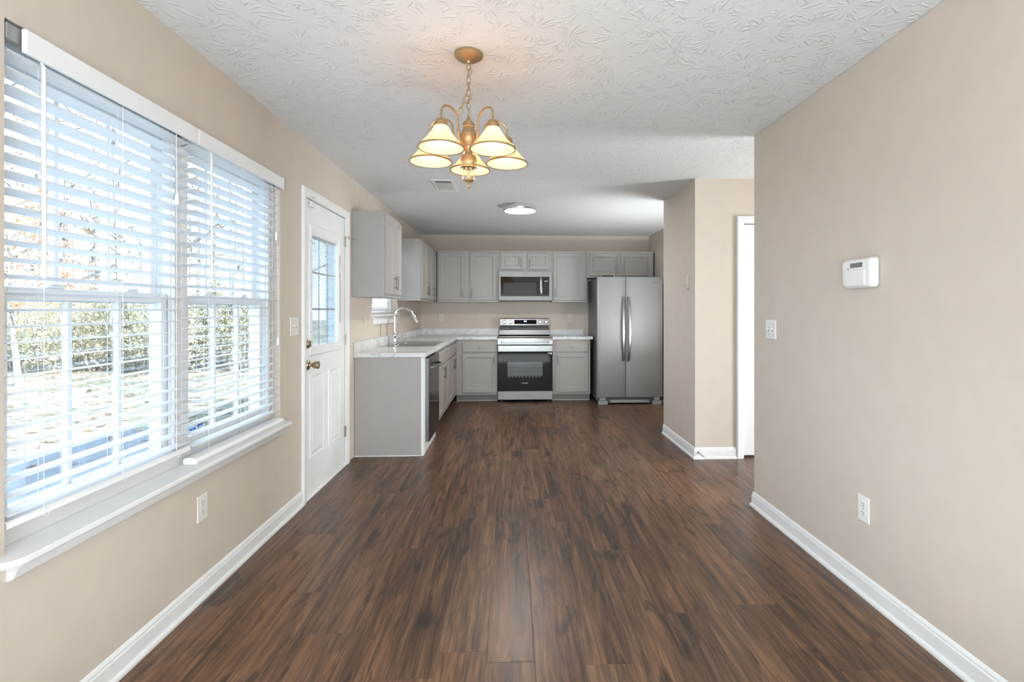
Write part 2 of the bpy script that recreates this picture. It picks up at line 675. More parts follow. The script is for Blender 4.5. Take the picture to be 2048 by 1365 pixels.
class Fr:
    """a local frame on a vertical face: a along u, b up, c out of the face"""
    def __init__(s, o, u, n):
        s.o, s.u, s.n = Vector(o), Vector(u), Vector(n)

    def __call__(s, a, b, c):
        return s.o + s.u * a + Vector((0, 0, b)) + s.n * c

    def box(s, mb, a0, a1, b0, b1, c0, c1, bev=0.0, seg=2):
        p, q = s(a0, b0, c0), s(a1, b1, c1)
        return mb.box(p.x, q.x, p.y, q.y, p.z, q.z, bev, seg)

    def panel(s, mb, a0, a1, b0, b1, steps):
        """nested rectangles: steps = (inset, c) from the back edge to the centre"""
        rows = []
        for ins, c in steps:
            rows.append([s(a0 + ins, b0 + ins, c), s(a1 - ins, b0 + ins, c), s(a1 - ins, b1 - ins, c), s(a0 + ins, b1 - ins, c)])
        return mb.rings(rows)


# ------------------------------------------------------------------ room shell
H = 2.414
XL, XR = -1.373, 1.578
YB = 7.60
CT = 0.905          # counter top height
mb = MB().box(-1.53, 4.5, -2.6, YB + 0.15, -0.12, 0.0)
struct(mb.build('floor', FLOOR), 'dark brown wood-look vinyl plank floor running towards the kitchen', 'floor')
mb = MB().box(-1.53, 4.5, -2.6, YB + 0.15, H, H + 0.14)
struct(mb.build('ceiling', CEIL), 'light gray ceiling with stomped brush texture', 'ceiling')

TW = (1.42, 3.035, 0.60, 2.075)     # twin window opening (y0, y1, z0, z1)
DO = (3.388, 4.206, 0.0, 2.045)     # exterior door opening
SW = (5.00, 6.035, 1.20, 2.06)      # window over the sink
mb = wall_grid(MB(), lambda y, z, t: Vector((t, y, z)), [-2.6, TW[0], TW[1], DO[0], DO[1], SW[0], SW[1], YB], [0, TW[2], TW[3], DO[3], SW[2], SW[3], H], [TW, DO, SW], XL, XL - 0.16)
struct(mb.build('wall_left', WALL), 'long beige wall with the twin window and the white exterior door', 'wall')
mb = MB().box(XL - 0.16, 2.25, YB, YB + 0.15, 0, H)
struct(mb.build('wall_back', WALL), 'tan wall at the end of the kitchen behind the range', 'wall')
mb = MB().box(XR, XR + 0.12, -2.6, 3.19, 0, H, 0.004)
struct(mb.build('wall_right', WALL), 'plain beige wall carrying the alarm keypad', 'wall')
# pantry block with a white door in its front
mb = wall_grid(MB(), lambda x, z, t: Vector((x, t, z)), [1.575, 2.0, 2.79, 4.5], [0, 2.04, H], [(2.0, 2.79, 0, 2.04)], 4.23, 4.35)
mb.box(1.575, 1.695, 4.351, 5.12, 0, H)
mb.box(1.695, 2.11, 5.02, 5.12, 0, H)
mb.box(2.11, 2.25, 4.351, YB, 0, H)
struct(mb.build('wall_pantry', WALL), 'beige pantry corner that juts out before the refrigerator', 'wall')
mb = MB().box(XL - 0.16, 4.5, -2.6, -2.46, 0, H)
struct(mb.build('wall_rear', TRIM), 'white wall closing the room behind the viewer', 'wall')
mb = MB().box(4.32, 4.5, -2.46, 4.23, 0, H)
struct(mb.build('wall_hall', WALL), 'beige wall at the far side of the adjoining hall', 'wall')

# baseboards: profile in (out, up)
BBP = [(0.0, 0.0), (0.021, 0.0), (0.021, 0.010), (0.017, 0.018), (0.011, 0.020), (0.011, 0.072), (0.008, 0.078), (0.008, 0.085), (0.003, 0.095), (0.0, 0.097)]


def baseboard(name, path, label):
    """path: 2D points; the profile lies to the right-hand side of travel; mitred"""
    mb = MB()
    pts = [Vector((x, y)) for x, y in path]
    rows = []
    for i, p in enumerate(pts):
        dirs = []
        if i > 0:
            dirs.append((pts[i] - pts[i - 1]).normalized())
        if i < len(pts) - 1:
            dirs.append((pts[i + 1] - pts[i]).normalized())
        ns = [Vector((d.y, -d.x)) for d in dirs]
        n = ns[0] if len(ns) == 1 else (ns[0] + ns[1])
        if len(ns) == 2:
            n = n / (1 + ns[0].dot(ns[1]))
        rows.append([Vector((p.x + n.x * o, p.y + n.y * o, u)) for o, u in BBP])
    mb.rings(rows)
    return struct(mb.build(name, TRIM), label, 'baseboard')


baseboard('baseboard_left', [(XL, -2.45), (XL, 3.335)], 'white baseboard under the twin window')
baseboard('baseboard_right', [(XR + 0.06, 3.19), (XR, 3.19), (XR, -2.45)], 'white baseboard along the wall with the keypad')
baseboard('baseboard_pantry', [(1.575, 5.12), (1.575, 4.23), (1.935, 4.23)], 'white baseboard wrapping the pantry corner')
baseboard('baseboard_kitchen', [(2.11, 5.13), (2.11, 7.55)][::-1], 'white baseboard on the wall beside the refrigerator')

# ------------------------------------------------------------------ twin window
XG = -1.475


def sash(parent, name, y0, y1, z0, z1, xf, xb, st=0.036, rb=0.036, rt=0.036, muntins=2):
    m = MB()
    m.box(xf, xb, y0, y0 + st, z0, z1, 0.003)
    m.box(xf, xb, y1 - st, y1, z0, z1, 0.003)
    m.box(xf, xb, y0 + st, y1 - st, z0, z0 + rb, 0.003)
    m.box(xf, xb, y0 + st, y1 - st, z1 - rt, z1, 0.003)
    s_ = m.build(name, VINYL, parent)
    xm = (xf + xb) / 2
    g = MB().box(xm - 0.002, xm + 0.002, y0 + st, y1 - st, z0 + rb, z1 - rt)
    g.build('pane', GLASS, s_)
    m = MB()
    for i in range(muntins):
        yc = y0 + st + (y1 - y0 - 2 * st) * (i + 1) / (muntins + 1)
        m.box(xm + 0.009, xm - 0.009, yc - 0.009, yc + 0.009, z0 + rb, z1 - rt, 0.003)
    if muntins:
        m.build('muntin', VINYL, s_)
    return s_


def double_hung(name, y0, y1, z0, z1, zm, label, fr=0.042, x0=-1.425, mun=2):
    m = MB()
    # stepped jambs
    for ya, yb in ((y0, y0 + fr), (y1 - fr, y1)):
        m.box(x0, x0 - 0.105, ya, yb, z0, z1, 0.002)
    m.box(x0, x0 - 0.105, y0 + fr, y1 - fr, z1 - fr, z1, 0.002)
    m.box(x0, x0 - 0.105, y0 + fr, y1 - fr, z0, z0 + 0.05, 0.002)
    for ya in (y0 + fr, y1 - fr - 0.008):
        m.box(x0 - 0.012, x0 - 0.022, ya, ya + 0.008, z0 + 0.05, z1 - fr)
        m.box(x0 - 0.056, x0 - 0.066, ya, ya + 0.008, z0 + 0.05, z1 - fr)
    w = m.build(name, VINYL)
    struct(w, label, 'window')
    a, b = y0 + fr + 0.009, y1 - fr - 0.009
    lo = sash(w, 'lower_sash', a, b, z0 + 0.052, zm + 0.03, x0 - 0.024, x0 - 0.054, rb=0.045, rt=0.038, muntins=mun)
    sash(w, 'upper_sash', a, b, zm - 0.012, z1 - fr - 0.002, x0 - 0.066, x0 - 0.096, rb=0.036, muntins=mun)
    for f in (0.27, 0.73):
        yc = a + (b - a) * f
        k = MB().box(x0 - 0.026, x0 - 0.052, yc - 0.03, yc + 0.03, zm + 0.03, zm + 0.038, 0.003)
        k.box(x0 - 0.030, x0 - 0.046, yc - 0.012, yc + 0.035, zm + 0.038, zm + 0.047, 0.003)
        k.build('sash_lock', VINYL, w)
    return w


double_hung('window_1', TW[0] + 0.002, 2.226, 0.612, TW[3] - 0.002, 1.318, 'white double-hung unit of the twin window farther from the exterior door')
wn2_ = double_hung('window_2', 2.228, TW[1] - 0.002, 0.612, TW[3] - 0.002, 1.318, 'white double-hung unit of the twin window beside the exterior door')
# stickers low on the pane of the second unit
m = MB()
for ya, yb, za, zb in ((2.330, 2.348, 0.728, 0.736), (2.352, 2.370, 0.728, 0.736), (2.374, 2.392, 0.728, 0.736), (2.397, 2.402, 0.716, 0.744), (2.402, 2.440, 0.736, 0.744), (2.410, 2.415, 0.724, 0.736)):
    m.box(-1.4655, -1.4650, ya, yb, za, zb)
m.build('sticker_print', STICK, wn2_)

m = MB()
poly = [(-1.424, 0.597), (-1.424, 0.615), (-1.312, 0.615), (-1.305, 0.610), (-1.303, 0.604), (-1.307, 0.597)]
# stool board with rounded front corners
outline = [(-1.424, TW[0] + 0.001), (XL, TW[0] + 0.001), (XL, 1.365), (-1.335, 1.372), (-1.315, 1.386), (-1.304, 1.41), (-1.304, 3.04), (-1.315, 3.066), (-1.335, 3.078), (XL, 3.084), (XL, TW[1] - 0.001), (-1.424, TW[1] - 0.001)]
rows = []
for ins, z in ((0.004, 0.596), (0.0, 0.600), (0.0, 0.611), (0.004, 0.615)):
    row = []
    for x, y in outline:
        xx = x - ins if x > XL + 0.005 else x
        row.append(Vector((xx, y, z)))
    rows.append(row)
m.rings(rows)
stool = m.build('trim_1', TRIM)
struct(stool, 'white window stool and apron under the twin window', 'window sill')
ap = [(0.0, 0.596), (0.046, 0.596), (0.046, 0.588), (0.030, 0.574), (0.023, 0.556), (0.020, 0.549), (0.014, 0.543), (0.0, 0.540)]
m = MB().prism(ap, 1.425, 3.045, lambda p, q, a: Vector((XL + p, a, q)))
m.build('apron', TRIM, stool)


def blind(y0, y1, zlow, zrail, label, wand_y, wand_z0, valance, cord_y, group, tangled):
    t = thing('window_blind', (-1.39, (y0 + y1) / 2, 2.05), label, 'blind', group)
    m = MB().box(-1.424, -1.372, y0, y1, 2.022, 2.066, 0.002)
    m.build('headrail', STEEL if not tangled else BLINDW, t)
    m = MB()
    m.box(-1.366, -1.352, valance[0], valance[1], 1.998, 2.066, 0.004)
    if tangled:
        m.box(-1.372, -1.352, valance[1] - 0.012, valance[1], 1.998, 2.066, 0.003)
    m.build('valance', BLINDW, t)
    n = int((1.992 - zlow) / 0.0457) + 1
    m = MB()
    for i in range(n):
        z = 1.988 - i * (1.988 - zlow) / (n - 1)
        drop = 0.012 * min(1.0, max(0.0, (z - 0.85) / 0.75)) - 0.001
        sec = []
        for j in range(7):
            f = j / 6.0
            sec.append((-1.4245 + 0.050 * f, 0.0028 * math.sin(math.pi * f) - 0.0012 + drop * (f - 0.5)))
        poly = [(x, z + h + 0.0012) for x, h in sec] + [(x, z + h - 0.0012) for x, h in reversed(sec)]
        dy = 0.0
        if tangled and i in (1, 2, 3, 4, 5, 6, 7, 8):
            dy = 0.004 * ((i * 7) % 3)
        m.prism(poly, y0 + 0.006 + dy, y1 - 0.006 + dy, lambda p, q, a: Vector((p, a, q)))
    m.build('slats', SLAT, t, smooth=True, angle=40)
    sec = [(-1.424, 0.004), (-1.424, 0.018), (-1.418, 0.022), (-1.381, 0.022), (-1.374, 0.016), (-1.374, 0.004), (-1.380, 0.0), (-1.418, 0.0)]
    if tangled:      # rests on the stool, pulled into the room
        sec = [(-1.408, 0.006), (-1.406, 0.022), (-1.400, 0.028), (-1.372, 0.029), (-1.356, 0.024), (-1.346, 0.012), (-1.350, 0.0), (-1.402, 0.0)]
    m = MB().prism([(x, zrail + h) for x, h in sec], y0 + (0.004 if not tangled else -0.012), y1 - 0.004, lambda p, q, a: Vector((p, a, q)))
    m.build('bottom_rail', BLINDW, t)
    m = MB()
    L = y1 - y0
    for f in (0.14, 0.52, 0.88):
        yc = y0 + L * f
        for x in (-1.4262, -1.3728):
            m.tube([(x, yc, 2.03), (x, yc, zrail + 0.012)], 0.0009, 5)
        m.tube([(-1.40, yc + 0.012, 2.03), (-1.40, yc + 0.012, zrail + 0.012)], 0.0009, 5)
        # knotted cord ends at the rail
        m.tube([(-1.373, yc, zrail + 0.016), (-1.366, yc + 0.006, zrail + 0.010), (-1.369, yc + 0.014, zrail + 0.002), (-1.366, yc + 0.004, zrail - 0.004), (-1.370, yc - 0.006, zrail + 0.006)], 0.0012, 5)
    m.build('ladder_cord', CORD, t)
    m = MB()
    m.tube([(-1.368, wand_y, 2.0), (-1.360, wand_y, 1.985), (-1.3585, wand_y, wand_z0 + 0.02), (-1.3585, wand_y, wand_z0)], [0.003, 0.0055, 0.0055, 0.0062], 8)
    m.build('tilt_wand', CORD, t, smooth=True)
    for cy_, zt in cord_y:
        m = MB()
        m.tube([(-1.366, cy_, 2.0), (-1.363, cy_, zt)], 0.0011, 5)
        m.tube([(-1.363, cy_, zt + 0.012), (-1.363, cy_, zt + 0.004), (-1.363, cy_, zt - 0.032), (-1.363, cy_, zt - 0.036)], [0.003, 0.006, 0.008, 0.005], 8)
        m.build('pull_cord', CORD, t, smooth=True)
    return t


blind(1.424, 2.212, 0.716, 0.677, 'white slat blind of the twin window farther from the door, bottom rail raised', 1.52, 1.372, (1.458, 2.226), [(2.105, 1.745)], 'blinds of the twin window', False)
blind(2.222, 3.033, 0.690, 0.616, 'white slat blind of the twin window nearer the door, rail on the sill', 2.335, 1.40, (2.230, 3.056), [(2.965, 1.72), (2.985, 1.11)], 'blinds of the twin window', True)

# ------------------------------------------------------------------ exterior door
dr = MB()
F = Fr((XL, 3.402, 0.012), (0, 1, 0), (1, 0, 0))
DW, DH = 0.790, 2.020
# slab with raised panels and a lite opening
GL = (0.106, 0.604, 1.018, 1.786)     # glass in local coords


def slab_with_hole(mb, F, w, h, hole, t0, t1):
    return wall_grid(mb, lambda a, b, c: F(a, b, c), [0, hole[0], hole[1], w], [0, hole[2], hole[3], h], [hole], t0, t1)


slab_with_hole(dr, F, DW, DH, GL, -0.004, -0.046)
for a0, a1 in ((0.075, 0.335), (0.425, 0.680)):
    F.panel(dr, a0, a1, 0.245, 0.825, [(0.0, -0.0045), (0.002, 0.001), (0.012, 0.001), (0.020, -0.003), (0.030, -0.003), (0.048, 0.002)])
door = dr.build('door_1', DOORW)
struct(door, 'white half-glass exterior door beside the twin window', 'door')
m = MB()
a0, a1, b0, b1 = 0.048, 0.668, 0.955, 1.862
def lite_ring(mb, out, inn, c0, c1):
    (o0, o1, p0, p1), (i0, i1, q0, q1) = out, inn
    A = [F(o0, p0, c0), F(o1, p0, c0), F(o1, p1, c0), F(o0, p1, c0)]
    B = [F(i0, q0, c1), F(i1, q0, c1), F(i1, q1, c1), F(i0, q1, c1)]
    mb.rings([A, B], False, False)


prof = [(0.0, -0.004), (0.0, 0.004), (0.006, 0.009), (0.030, 0.011), (0.044, 0.007), (0.0588, 0.003), (0.0588, -0.030)]
rows = []
for k_, (ins, c) in enumerate(prof):
    f = ins / 0.058
    rows.append([F(a0 + (GL[0] - a0) * f, b0 + (GL[2] - b0) * f, c), F(a1 + (GL[1] - a1) * f, b0 + (GL[2] - b0) * f, c), F(a1 + (GL[1] - a1) * f, b1 + (GL[3] - b1) * f, c), F(a0 + (GL[0] - a0) * f, b1 + (GL[3] - b1) * f, c)])
m.rings(rows, False, False)
m.build('glass_frame', DOORW, door)
m = MB()
F.box(m, GL[0] + 0.002, GL[1] - 0.002, GL[2] + 0.002, GL[3] - 0.002, -0.0115, -0.0085)
F.box(m, GL[0] + 0.001, GL[1] - 0.001, GL[2] + 0.001, GL[3] - 0.001, -0.042, -0.039)
m.build('pane', GLASS, door)
m = MB()
for i in (1, 2):
    a = GL[0] + (GL[1] - GL[0]) * i / 3
    F.box(m, a - 0.008, a + 0.008, GL[2] + 0.002, GL[3] - 0.002, -0.0182, -0.0125, 0.001)
    b = GL[2] + (GL[3] - GL[2]) * i / 3
    F.box(m, GL[0] + 0.002, GL[1] - 0.002, b - 0.008, b + 0.008, -0.0182, -0.0125, 0.001)
m.build('muntin', VINYL, door)
m = MB()
nb = 62
for i in range(nb):
    b = GL[2] + 0.012 + (GL[3] - GL[2] - 0.03) * i / (nb - 1)
    m.rings([[F(GL[0] + 0.006, b - 0.0004, -0.030), F(GL[0] + 0.006, b + 0.0004, -0.030), F(GL[0] + 0.006, b + 0.0018, -0.019), F(GL[0] + 0.006, b + 0.0010, -0.019)],
             [F(GL[1] - 0.006, b - 0.0004, -0.030), F(GL[1] - 0.006, b + 0.0004, -0.030), F(GL[1] - 0.006, b + 0.0018, -0.019), F(GL[1] - 0.006, b + 0.0010, -0.019)]])
F.box(m, GL[0] + 0.004, GL[1] - 0.004, GL[3] - 0.016, GL[3] - 0.002, -0.032, -0.017)
m.build('blind_slats', SLAT, door)
m = MB()
F.box(m, 0.632, 0.640, 1.17, 1.70, 0.010, 0.0135)
sl = m.build('blind_slider_track', MGRAY, door)
m = MB()
F.box(m, 0.626, 0.646, 1.56, 1.63, 0.0137, 0.022, 0.003)
m.build('slider_tab', DOORW, sl)
for b in (1.12, 1.42, 1.74):
    p = F(0.062, b, 0.0095)
    MB().cyl(p, p + Vector((0.0025, 0, 0)), 0.004, 0.003, 10).build('screw_cap', MGRAY, door)


def lathe_x(prof, c, name, mat, parent, seg=24):
    m = MB()
    m.lathe(prof, c, seg, 'X', False, True)
    return m.build(name, mat, parent, smooth=True)


db = lathe_x([(0.030, 0.0), (0.031, 0.004), (0.027, 0.010), (0.020, 0.014), (0.0005, 0.0145)], (XL - 0.0035, 3.443, 1.05), 'deadbolt', BRASS, door)
m = MB().box(XL + 0.0105, XL + 0.028, 3.4385, 3.4475, 1.034, 1.066, 0.003)
m.build('thumb_turn', BRASS, db)
kb = lathe_x([(0.033, 0.0), (0.034, 0.004), (0.030, 0.009), (0.014, 0.014), (0.011, 0.022), (0.011, 0.030), (0.016, 0.034), (0.022, 0.042), (0.0255, 0.052), (0.026, 0.064), (0.0265, 0.066), (0.0265, 0.072), (0.025, 0.0745), (0.0005, 0.0750)], (XL - 0.0035, 3.443, 0.908), 'door_knob', BRASS, door)
for z in (1.843, 1.035, 0.28):
    m = MB()
    for q in range(5):
        m.cyl((XL + 0.003, 4.198, z - 0.045 + q * 0.018 + 0.0006), (XL + 0.003, 4.198, z - 0.045 + (q + 1) * 0.018 - 0.0006), 0.0055, seg=10)
    m.box(XL - 0.003, XL + 0.0005, 4.177, 4.196, z - 0.045, z + 0.045)
    m.build('hinge', NICKEL, door, smooth=True)
m = MB().box(XL - 0.050, XL - 0.003, 3.40, 4.194, 0.0, 0.010)
m.box(XL - 0.046, XL + 0.012, 3.392, 4.20, 0.0, 0.007, 0.003)
m.build('threshold', VINYL, door)
# jamb and casing
m = MB()
m.box(XL - 0.15, XL, 3.389, 3.399, 0, 2.044)
m.box(XL - 0.15, XL, 4.195, 4.205, 0, 2.044)
m.box(XL - 0.15, XL, 3.399, 4.195, 2.036, 2.044)
jm = m.build('trim_2', TRIM)
struct(jm, 'white casing and jamb around the exterior door', 'trim')
CAS = [(0.0, 0.0), (0.0, 0.010), (0.010, 0.013), (0.030, 0.015), (0.046, 0.020), (0.056, 0.018), (0.058, 0.0)]   # (away from opening, out)


def casing(parent, fn, a0, a1, top, full=True):
    """fn(a, b, c): along wall, up, out"""
    m = MB()
    pts = [(a0, 0.0, (-1, 0)), (a0, top, (-1, 1)), (a1, top, (1, 1)), (a1, 0.0, (1, 0))]
    rows = []
    for a, b, (da, dbb) in pts:
        rows.append([fn(a + da * w, b + dbb * w, c) for w, c in CAS])
    m.rings(rows)
    return m.build('casing', TRIM, parent)


casing(jm, lambda a, b, c: Vector((XL + c, a, b)), 3.394, 4.200, 2.040)
m = MB()
m.box(XL - 0.010, XL - 0.003, 3.400, 4.193, 2.0335, 2.0358)
m.box(XL - 0.010, XL - 0.003, 4.1925, 4.1948, 0.02, 2.034)
m.build('weatherstrip', SLOT, door)
# alarm contact and hook latch
t = thing('alarm_contact', (XL, 3.48, 2.0), 'small white alarm contact at the top corner of the exterior door', 'sensor')
m = MB().box(XL - 0.002, XL + 0.020, 3.455, 3.525, 1.985, 2.022, 0.006)
m.build('magnet_case', PLATEW, t)
m = MB().box(XL + 0.015, XL + 0.030, 3.455, 3.51, 2.050, 2.062, 0.003)
m.build('switch_case', PLATEW, t)
t = thing('swing_latch', (XL + 0.02, 4.23, 1.88), 'small chrome swing latch on the exterior door casing above the hinge', 'latch')
m = MB().box(XL + 0.0165, XL + 0.022, 4.215, 4.245, 1.868, 1.892, 0.002)
m.build('latch_plate', CHROME, t)
m = MB().tube([(XL + 0.022, 4.225, 1.885), (XL + 0.04, 4.222, 1.880), (XL + 0.052, 4.235, 1.874), (XL + 0.066, 4.25, 1.880), (XL + 0.072, 4.262, 1.884)], 0.004, 8)
m.build('latch_arm', CHROME, t, smooth=True)

# ------------------------------------------------------------------ pantry door
F2 = Fr((2.012, 4.252, 0.018), (1, 0, 0), (0, -1, 0))
m = MB()
F2.box(m, 0.0, 0.766, 0.0, 2.005, -0.035, 0.0, 0.002)
for a0, a1 in ((0.10, 0.345), (0.42, 0.665)):
    for b0, b1 in ((0.18, 0.80), (0.92, 1.55), (1.67, 1.90)):
        F2.panel(m, a0, a1, b0, b1, [(0.0, -0.001), (0.0015, 0.002), (0.010, 0.002), (0.018, 0.0006), (0.030, 0.0006), (0.048, 0.003)])
d2 = m.build('door_2', DOORW)
struct(d2, 'white panel door in the pantry wall, partly hidden by the near wall end', 'door')
for z in (1.831, 1.075, 0.345):
    m = MB().cyl((2.006, 4.246, z - 0.044), (2.006, 4.246, z + 0.044), 0.0065, seg=10)
    m.build('hinge', NICKEL, d2, smooth=True)
m = MB()
m.box(2.001, 2.0045, 4.231, 4.349, 0, 2.039)
m.box(2.786, 2.789, 4.231, 4.349, 0, 2.039)
m.box(2.0045, 2.786, 4.231, 4.349, 2.030, 2.039)
j2 = m.build('trim_3', TRIM)
struct(j2, 'white casing around the pantry door', 'trim')
casing(j2, lambda a, b, c: Vector((a, 4.23 - c, b)), 1.996, 2.794, 2.034)

# ------------------------------------------------------------------ window over the sink
w3 = double_hung('window_3', SW[0] + 0.002, SW[1] - 0.002, SW[2] + 0.012, SW[3] - 0.002, 1.62, 'white window over the kitchen sink, mostly hidden by a wall cabinet', x0=-1.435)
m = MB()
m.box(-1.434, XL + 0.035, SW[0] + 0.001, SW[1] - 0.001, SW[2], SW[2] + 0.012, 0.003)
m.box(XL + 0.001, XL + 0.035, SW[0] - 0.03, SW[1] + 0.0, SW[2] - 0.006, SW[2] + 0.012, 0.004)
m.box(XL + 0.001, XL + 0.016, SW[0] - 0.005, SW[1] - 0.02, SW[2] - 0.066, SW[2] - 0.006, 0.003)
struct(m.build('trim_4', TRIM), 'white sill and apron under the sink window', 'window sill')
t = thing('window_blind', (-1.40, 5.5, 2.0), 'white slat blind in the small window above the sink', 'blind')
m = MB().box(-1.432, -1.385, SW[0] + 0.008, SW[1] - 0.008, 2.005, 2.052, 0.002)
m.build('headrail', BLINDW, t)
m = MB()
for i in range(17):
    z = 1.985 - i * 0.0455
    m.box(-1.431, -1.386, SW[0] + 0.012, SW[1] - 0.012, z - 0.0013, z + 0.0013)
m.build('slats', SLAT, t)
m = MB().box(-1.430, -1.387, SW[0] + 0.010, SW[1] - 0.010, 1.214, 1.232, 0.003)
m.build('bottom_rail', BLINDW, t)

# ------------------------------------------------------------------ cabinets
DSTEP = [(0.0, 0.0), (0.0, 0.0155), (0.0035, 0.019), (0.050, 0.019), (0.0535, 0.0165), (0.058, 0.0160), (0.062, 0.0115), (0.066, 0.0110)]
DRSTEP = [(0.0, 0.0), (0.0, 0.0145), (0.0045, 0.019), (0.012, 0.019)]


def bar_pull(F, a, b, parent, length=0.128, horiz=False, c0=0.019):
    m = MB()
    h = length / 2
    if horiz:
        m.cyl(F(a - h, b, c0 + 0.028), F(a + h, b, c0 + 0.028), 0.0052, seg=8)
        for s_ in (-1, 1):
            m.cyl(F(a + s_ * (h - 0.022), b, c0), F(a + s_ * (h - 0.022), b, c0 + 0.028), 0.004, seg=8)
    else:
        m.cyl(F(a, b - h, c0 + 0.028), F(a, b + h, c0 + 0.028), 0.0052, seg=8)
        for s_ in (-1, 1):
            m.cyl(F(a, b + s_ * (h - 0.022), c0), F(a, b + s_ * (h - 0.022), c0 + 0.028), 0.004, seg=8)
    return m.build('handle', PULL, parent, smooth=True)


def knob(F, a, b, parent, c0=0.019):
    m = MB()
    m.cyl(F(a, b, c0), F(a, b, c0 + 0.016), 0.0065, 0.0055, 10)
    F.box(m, a - 0.009, a + 0.009, b - 0.016, b + 0.016, c0 + 0.016, c0 + 0.025, 0.003)
    return m.build('knob', PULL, parent, smooth=True)


def cab_door(F, a0, a1, b0, b1, parent, handle=None):
    m = MB()
    F.panel(m, a0, a1, b0, b1, DSTEP)
    d = m.build('door', GRAY, parent)
    if handle:
        bar_pull(F, handle[0], handle[1], d)
    return d


def drawer(F, a0, a1, b0, b1, parent, kn=True, name='drawer'):
    m = MB()
    F.panel(m, a0, a1, b0, b1, DRSTEP)
    d = m.build(name, GRAY, parent)
    if kn:
        knob(F, (a0 + a1) / 2, (b0 + b1) / 2, d)
    return d


UB, UT = 1.393, 2.139     # upper cabinet bottom and top
G_UP = 'gray wall cabinets'
G_BASE = 'gray base cabinets'


def upper(F, w, depth, b0, b1, doors, label):
    t = thing('wall_cabinet', F(w / 2, b0 - F.o.z, -depth / 2), label, 'cabinet', G_UP)
    m = MB()
    F.box(m, 0, w, b0, b1, -depth, 0, 0.0015)
    m.build('body', GRAY, t)
    for a0, a1, hs in doors:
        ha = a1 - 0.028 if hs > 0 else a0 + 0.028
        hb = b0 + 0.03 + 0.105 if b1 - b0 > 0.5 else b0 + 0.03 + 0.085
        cab_door(F, a0, a1, b0 + 0.028, b1 - 0.028, t, (ha, hb))
    return t


UX = -1.0806 - 0.019
FL = Fr((UX, 4.36, 0), (0, 1, 0), (1, 0, 0))
dep = UX - XL - 0.002
upper(FL, 0.64, dep, UB, UT, [(0.025, 0.316, 1), (0.324, 0.615, -1)], 'gray two-door wall cabinet beside the exterior door, over the sink counter')
FL2 = Fr((UX, 6.075, 0), (0, 1, 0), (1, 0, 0))
upper(FL2, 0.80, dep, UB, UT, [(0.025, 0.396, 1), (0.404, 0.775, -1)], 'gray two-door wall cabinet just past the sink window')
FL3 = Fr((UX, 6.877, 0), (0, 1, 0), (1, 0, 0))
upper(FL3, YB - 6.877 - 0.004, dep, UB, UT, [(0.025, 0.350, -1)], 'gray single-door wall cabinet in the kitchen corner')
YU = 7.27 + 0.0
FB = Fr((UX + 0.022, YU, 0), (1, 0, 0), (0, -1, 0))
bd = YB - YU - 0.003


def bx(x):
    return x - FB.o.x


def back_upper(x0, x1, b0, doors, label):
    Fq = Fr((x0, YU, 0), (1, 0, 0), (0, -1, 0))
    return upper(Fq, x1 - x0, bd, b0, UT, [(a - x0, b - x0, s_) for a, b, s_ in doors], label)


back_upper(UX + 0.022, -0.187, UB, [(-1.055, -0.675, 1), (-0.602, -0.215, -1)], 'gray two-door wall cabinet in the corner beside the microwave')
back_upper(-0.185, 0.582, 1.842, [(-0.155, 0.162, 1), (0.228, 0.548, -1)], 'short gray two-door wall cabinet above the microwave')
back_upper(0.584, 1.098, UB, [(0.604, 1.076, -1)], 'gray single-door wall cabinet between microwave and refrigerator')
back_upper(1.100, 2.080, 1.752, [(1.135, 1.535, 1), (1.592, 1.992, -1)], 'short gray two-door wall cabinet above the refrigerator')

BF = -0.775                # face of the base run on the sink side
BY = 7.005                 # face of the base run beside the range


def base(F, w, depth, doors, drawers, label, hollow=False):
    t = thing('base_cabinet', F(w / 2, 0, -depth / 2), label, 'cabinet', G_BASE)
    m = MB()
    if hollow:
        F.box(m, 0, w, 0.095, CT - 0.040, -0.018, 0, 0.0015)
        F.box(m, 0, w, 0.095, CT - 0.040, -depth, -depth + 0.012)
        F.box(m, 0, 0.018, 0.095, CT - 0.040, -depth + 0.012, -0.018)
        F.box(m, w - 0.018, w, 0.095, CT - 0.040, -depth + 0.012, -0.018)
        F.box(m, 0.018, w - 0.018, 0.095, 0.113, -depth + 0.012, -0.018)
    else:
        F.box(m, 0, w, 0.095, CT - 0.040, -depth, 0, 0.0015)
    m.build('body', GRAY, t)
    m = MB()
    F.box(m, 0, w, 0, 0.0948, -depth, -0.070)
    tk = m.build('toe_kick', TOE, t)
    m = MB()
    F.box(m, 0, w, 0, 0.012, -0.0698, -0.062, 0.003)
    m.build('shoe_strip', SHOE, tk)
    for a0, a1, hs in doors:
        ha = a1 - 0.028 if hs > 0 else a0 + 0.028
        cab_door(F, a0, a1, 0.130, 0.672, t, (ha, 0.585))
    for a0, a1, kn in drawers:
        drawer(F, a0, a1, 0.694, 0.828, t, kn, 'drawer' if kn else 'false_front')
    return t


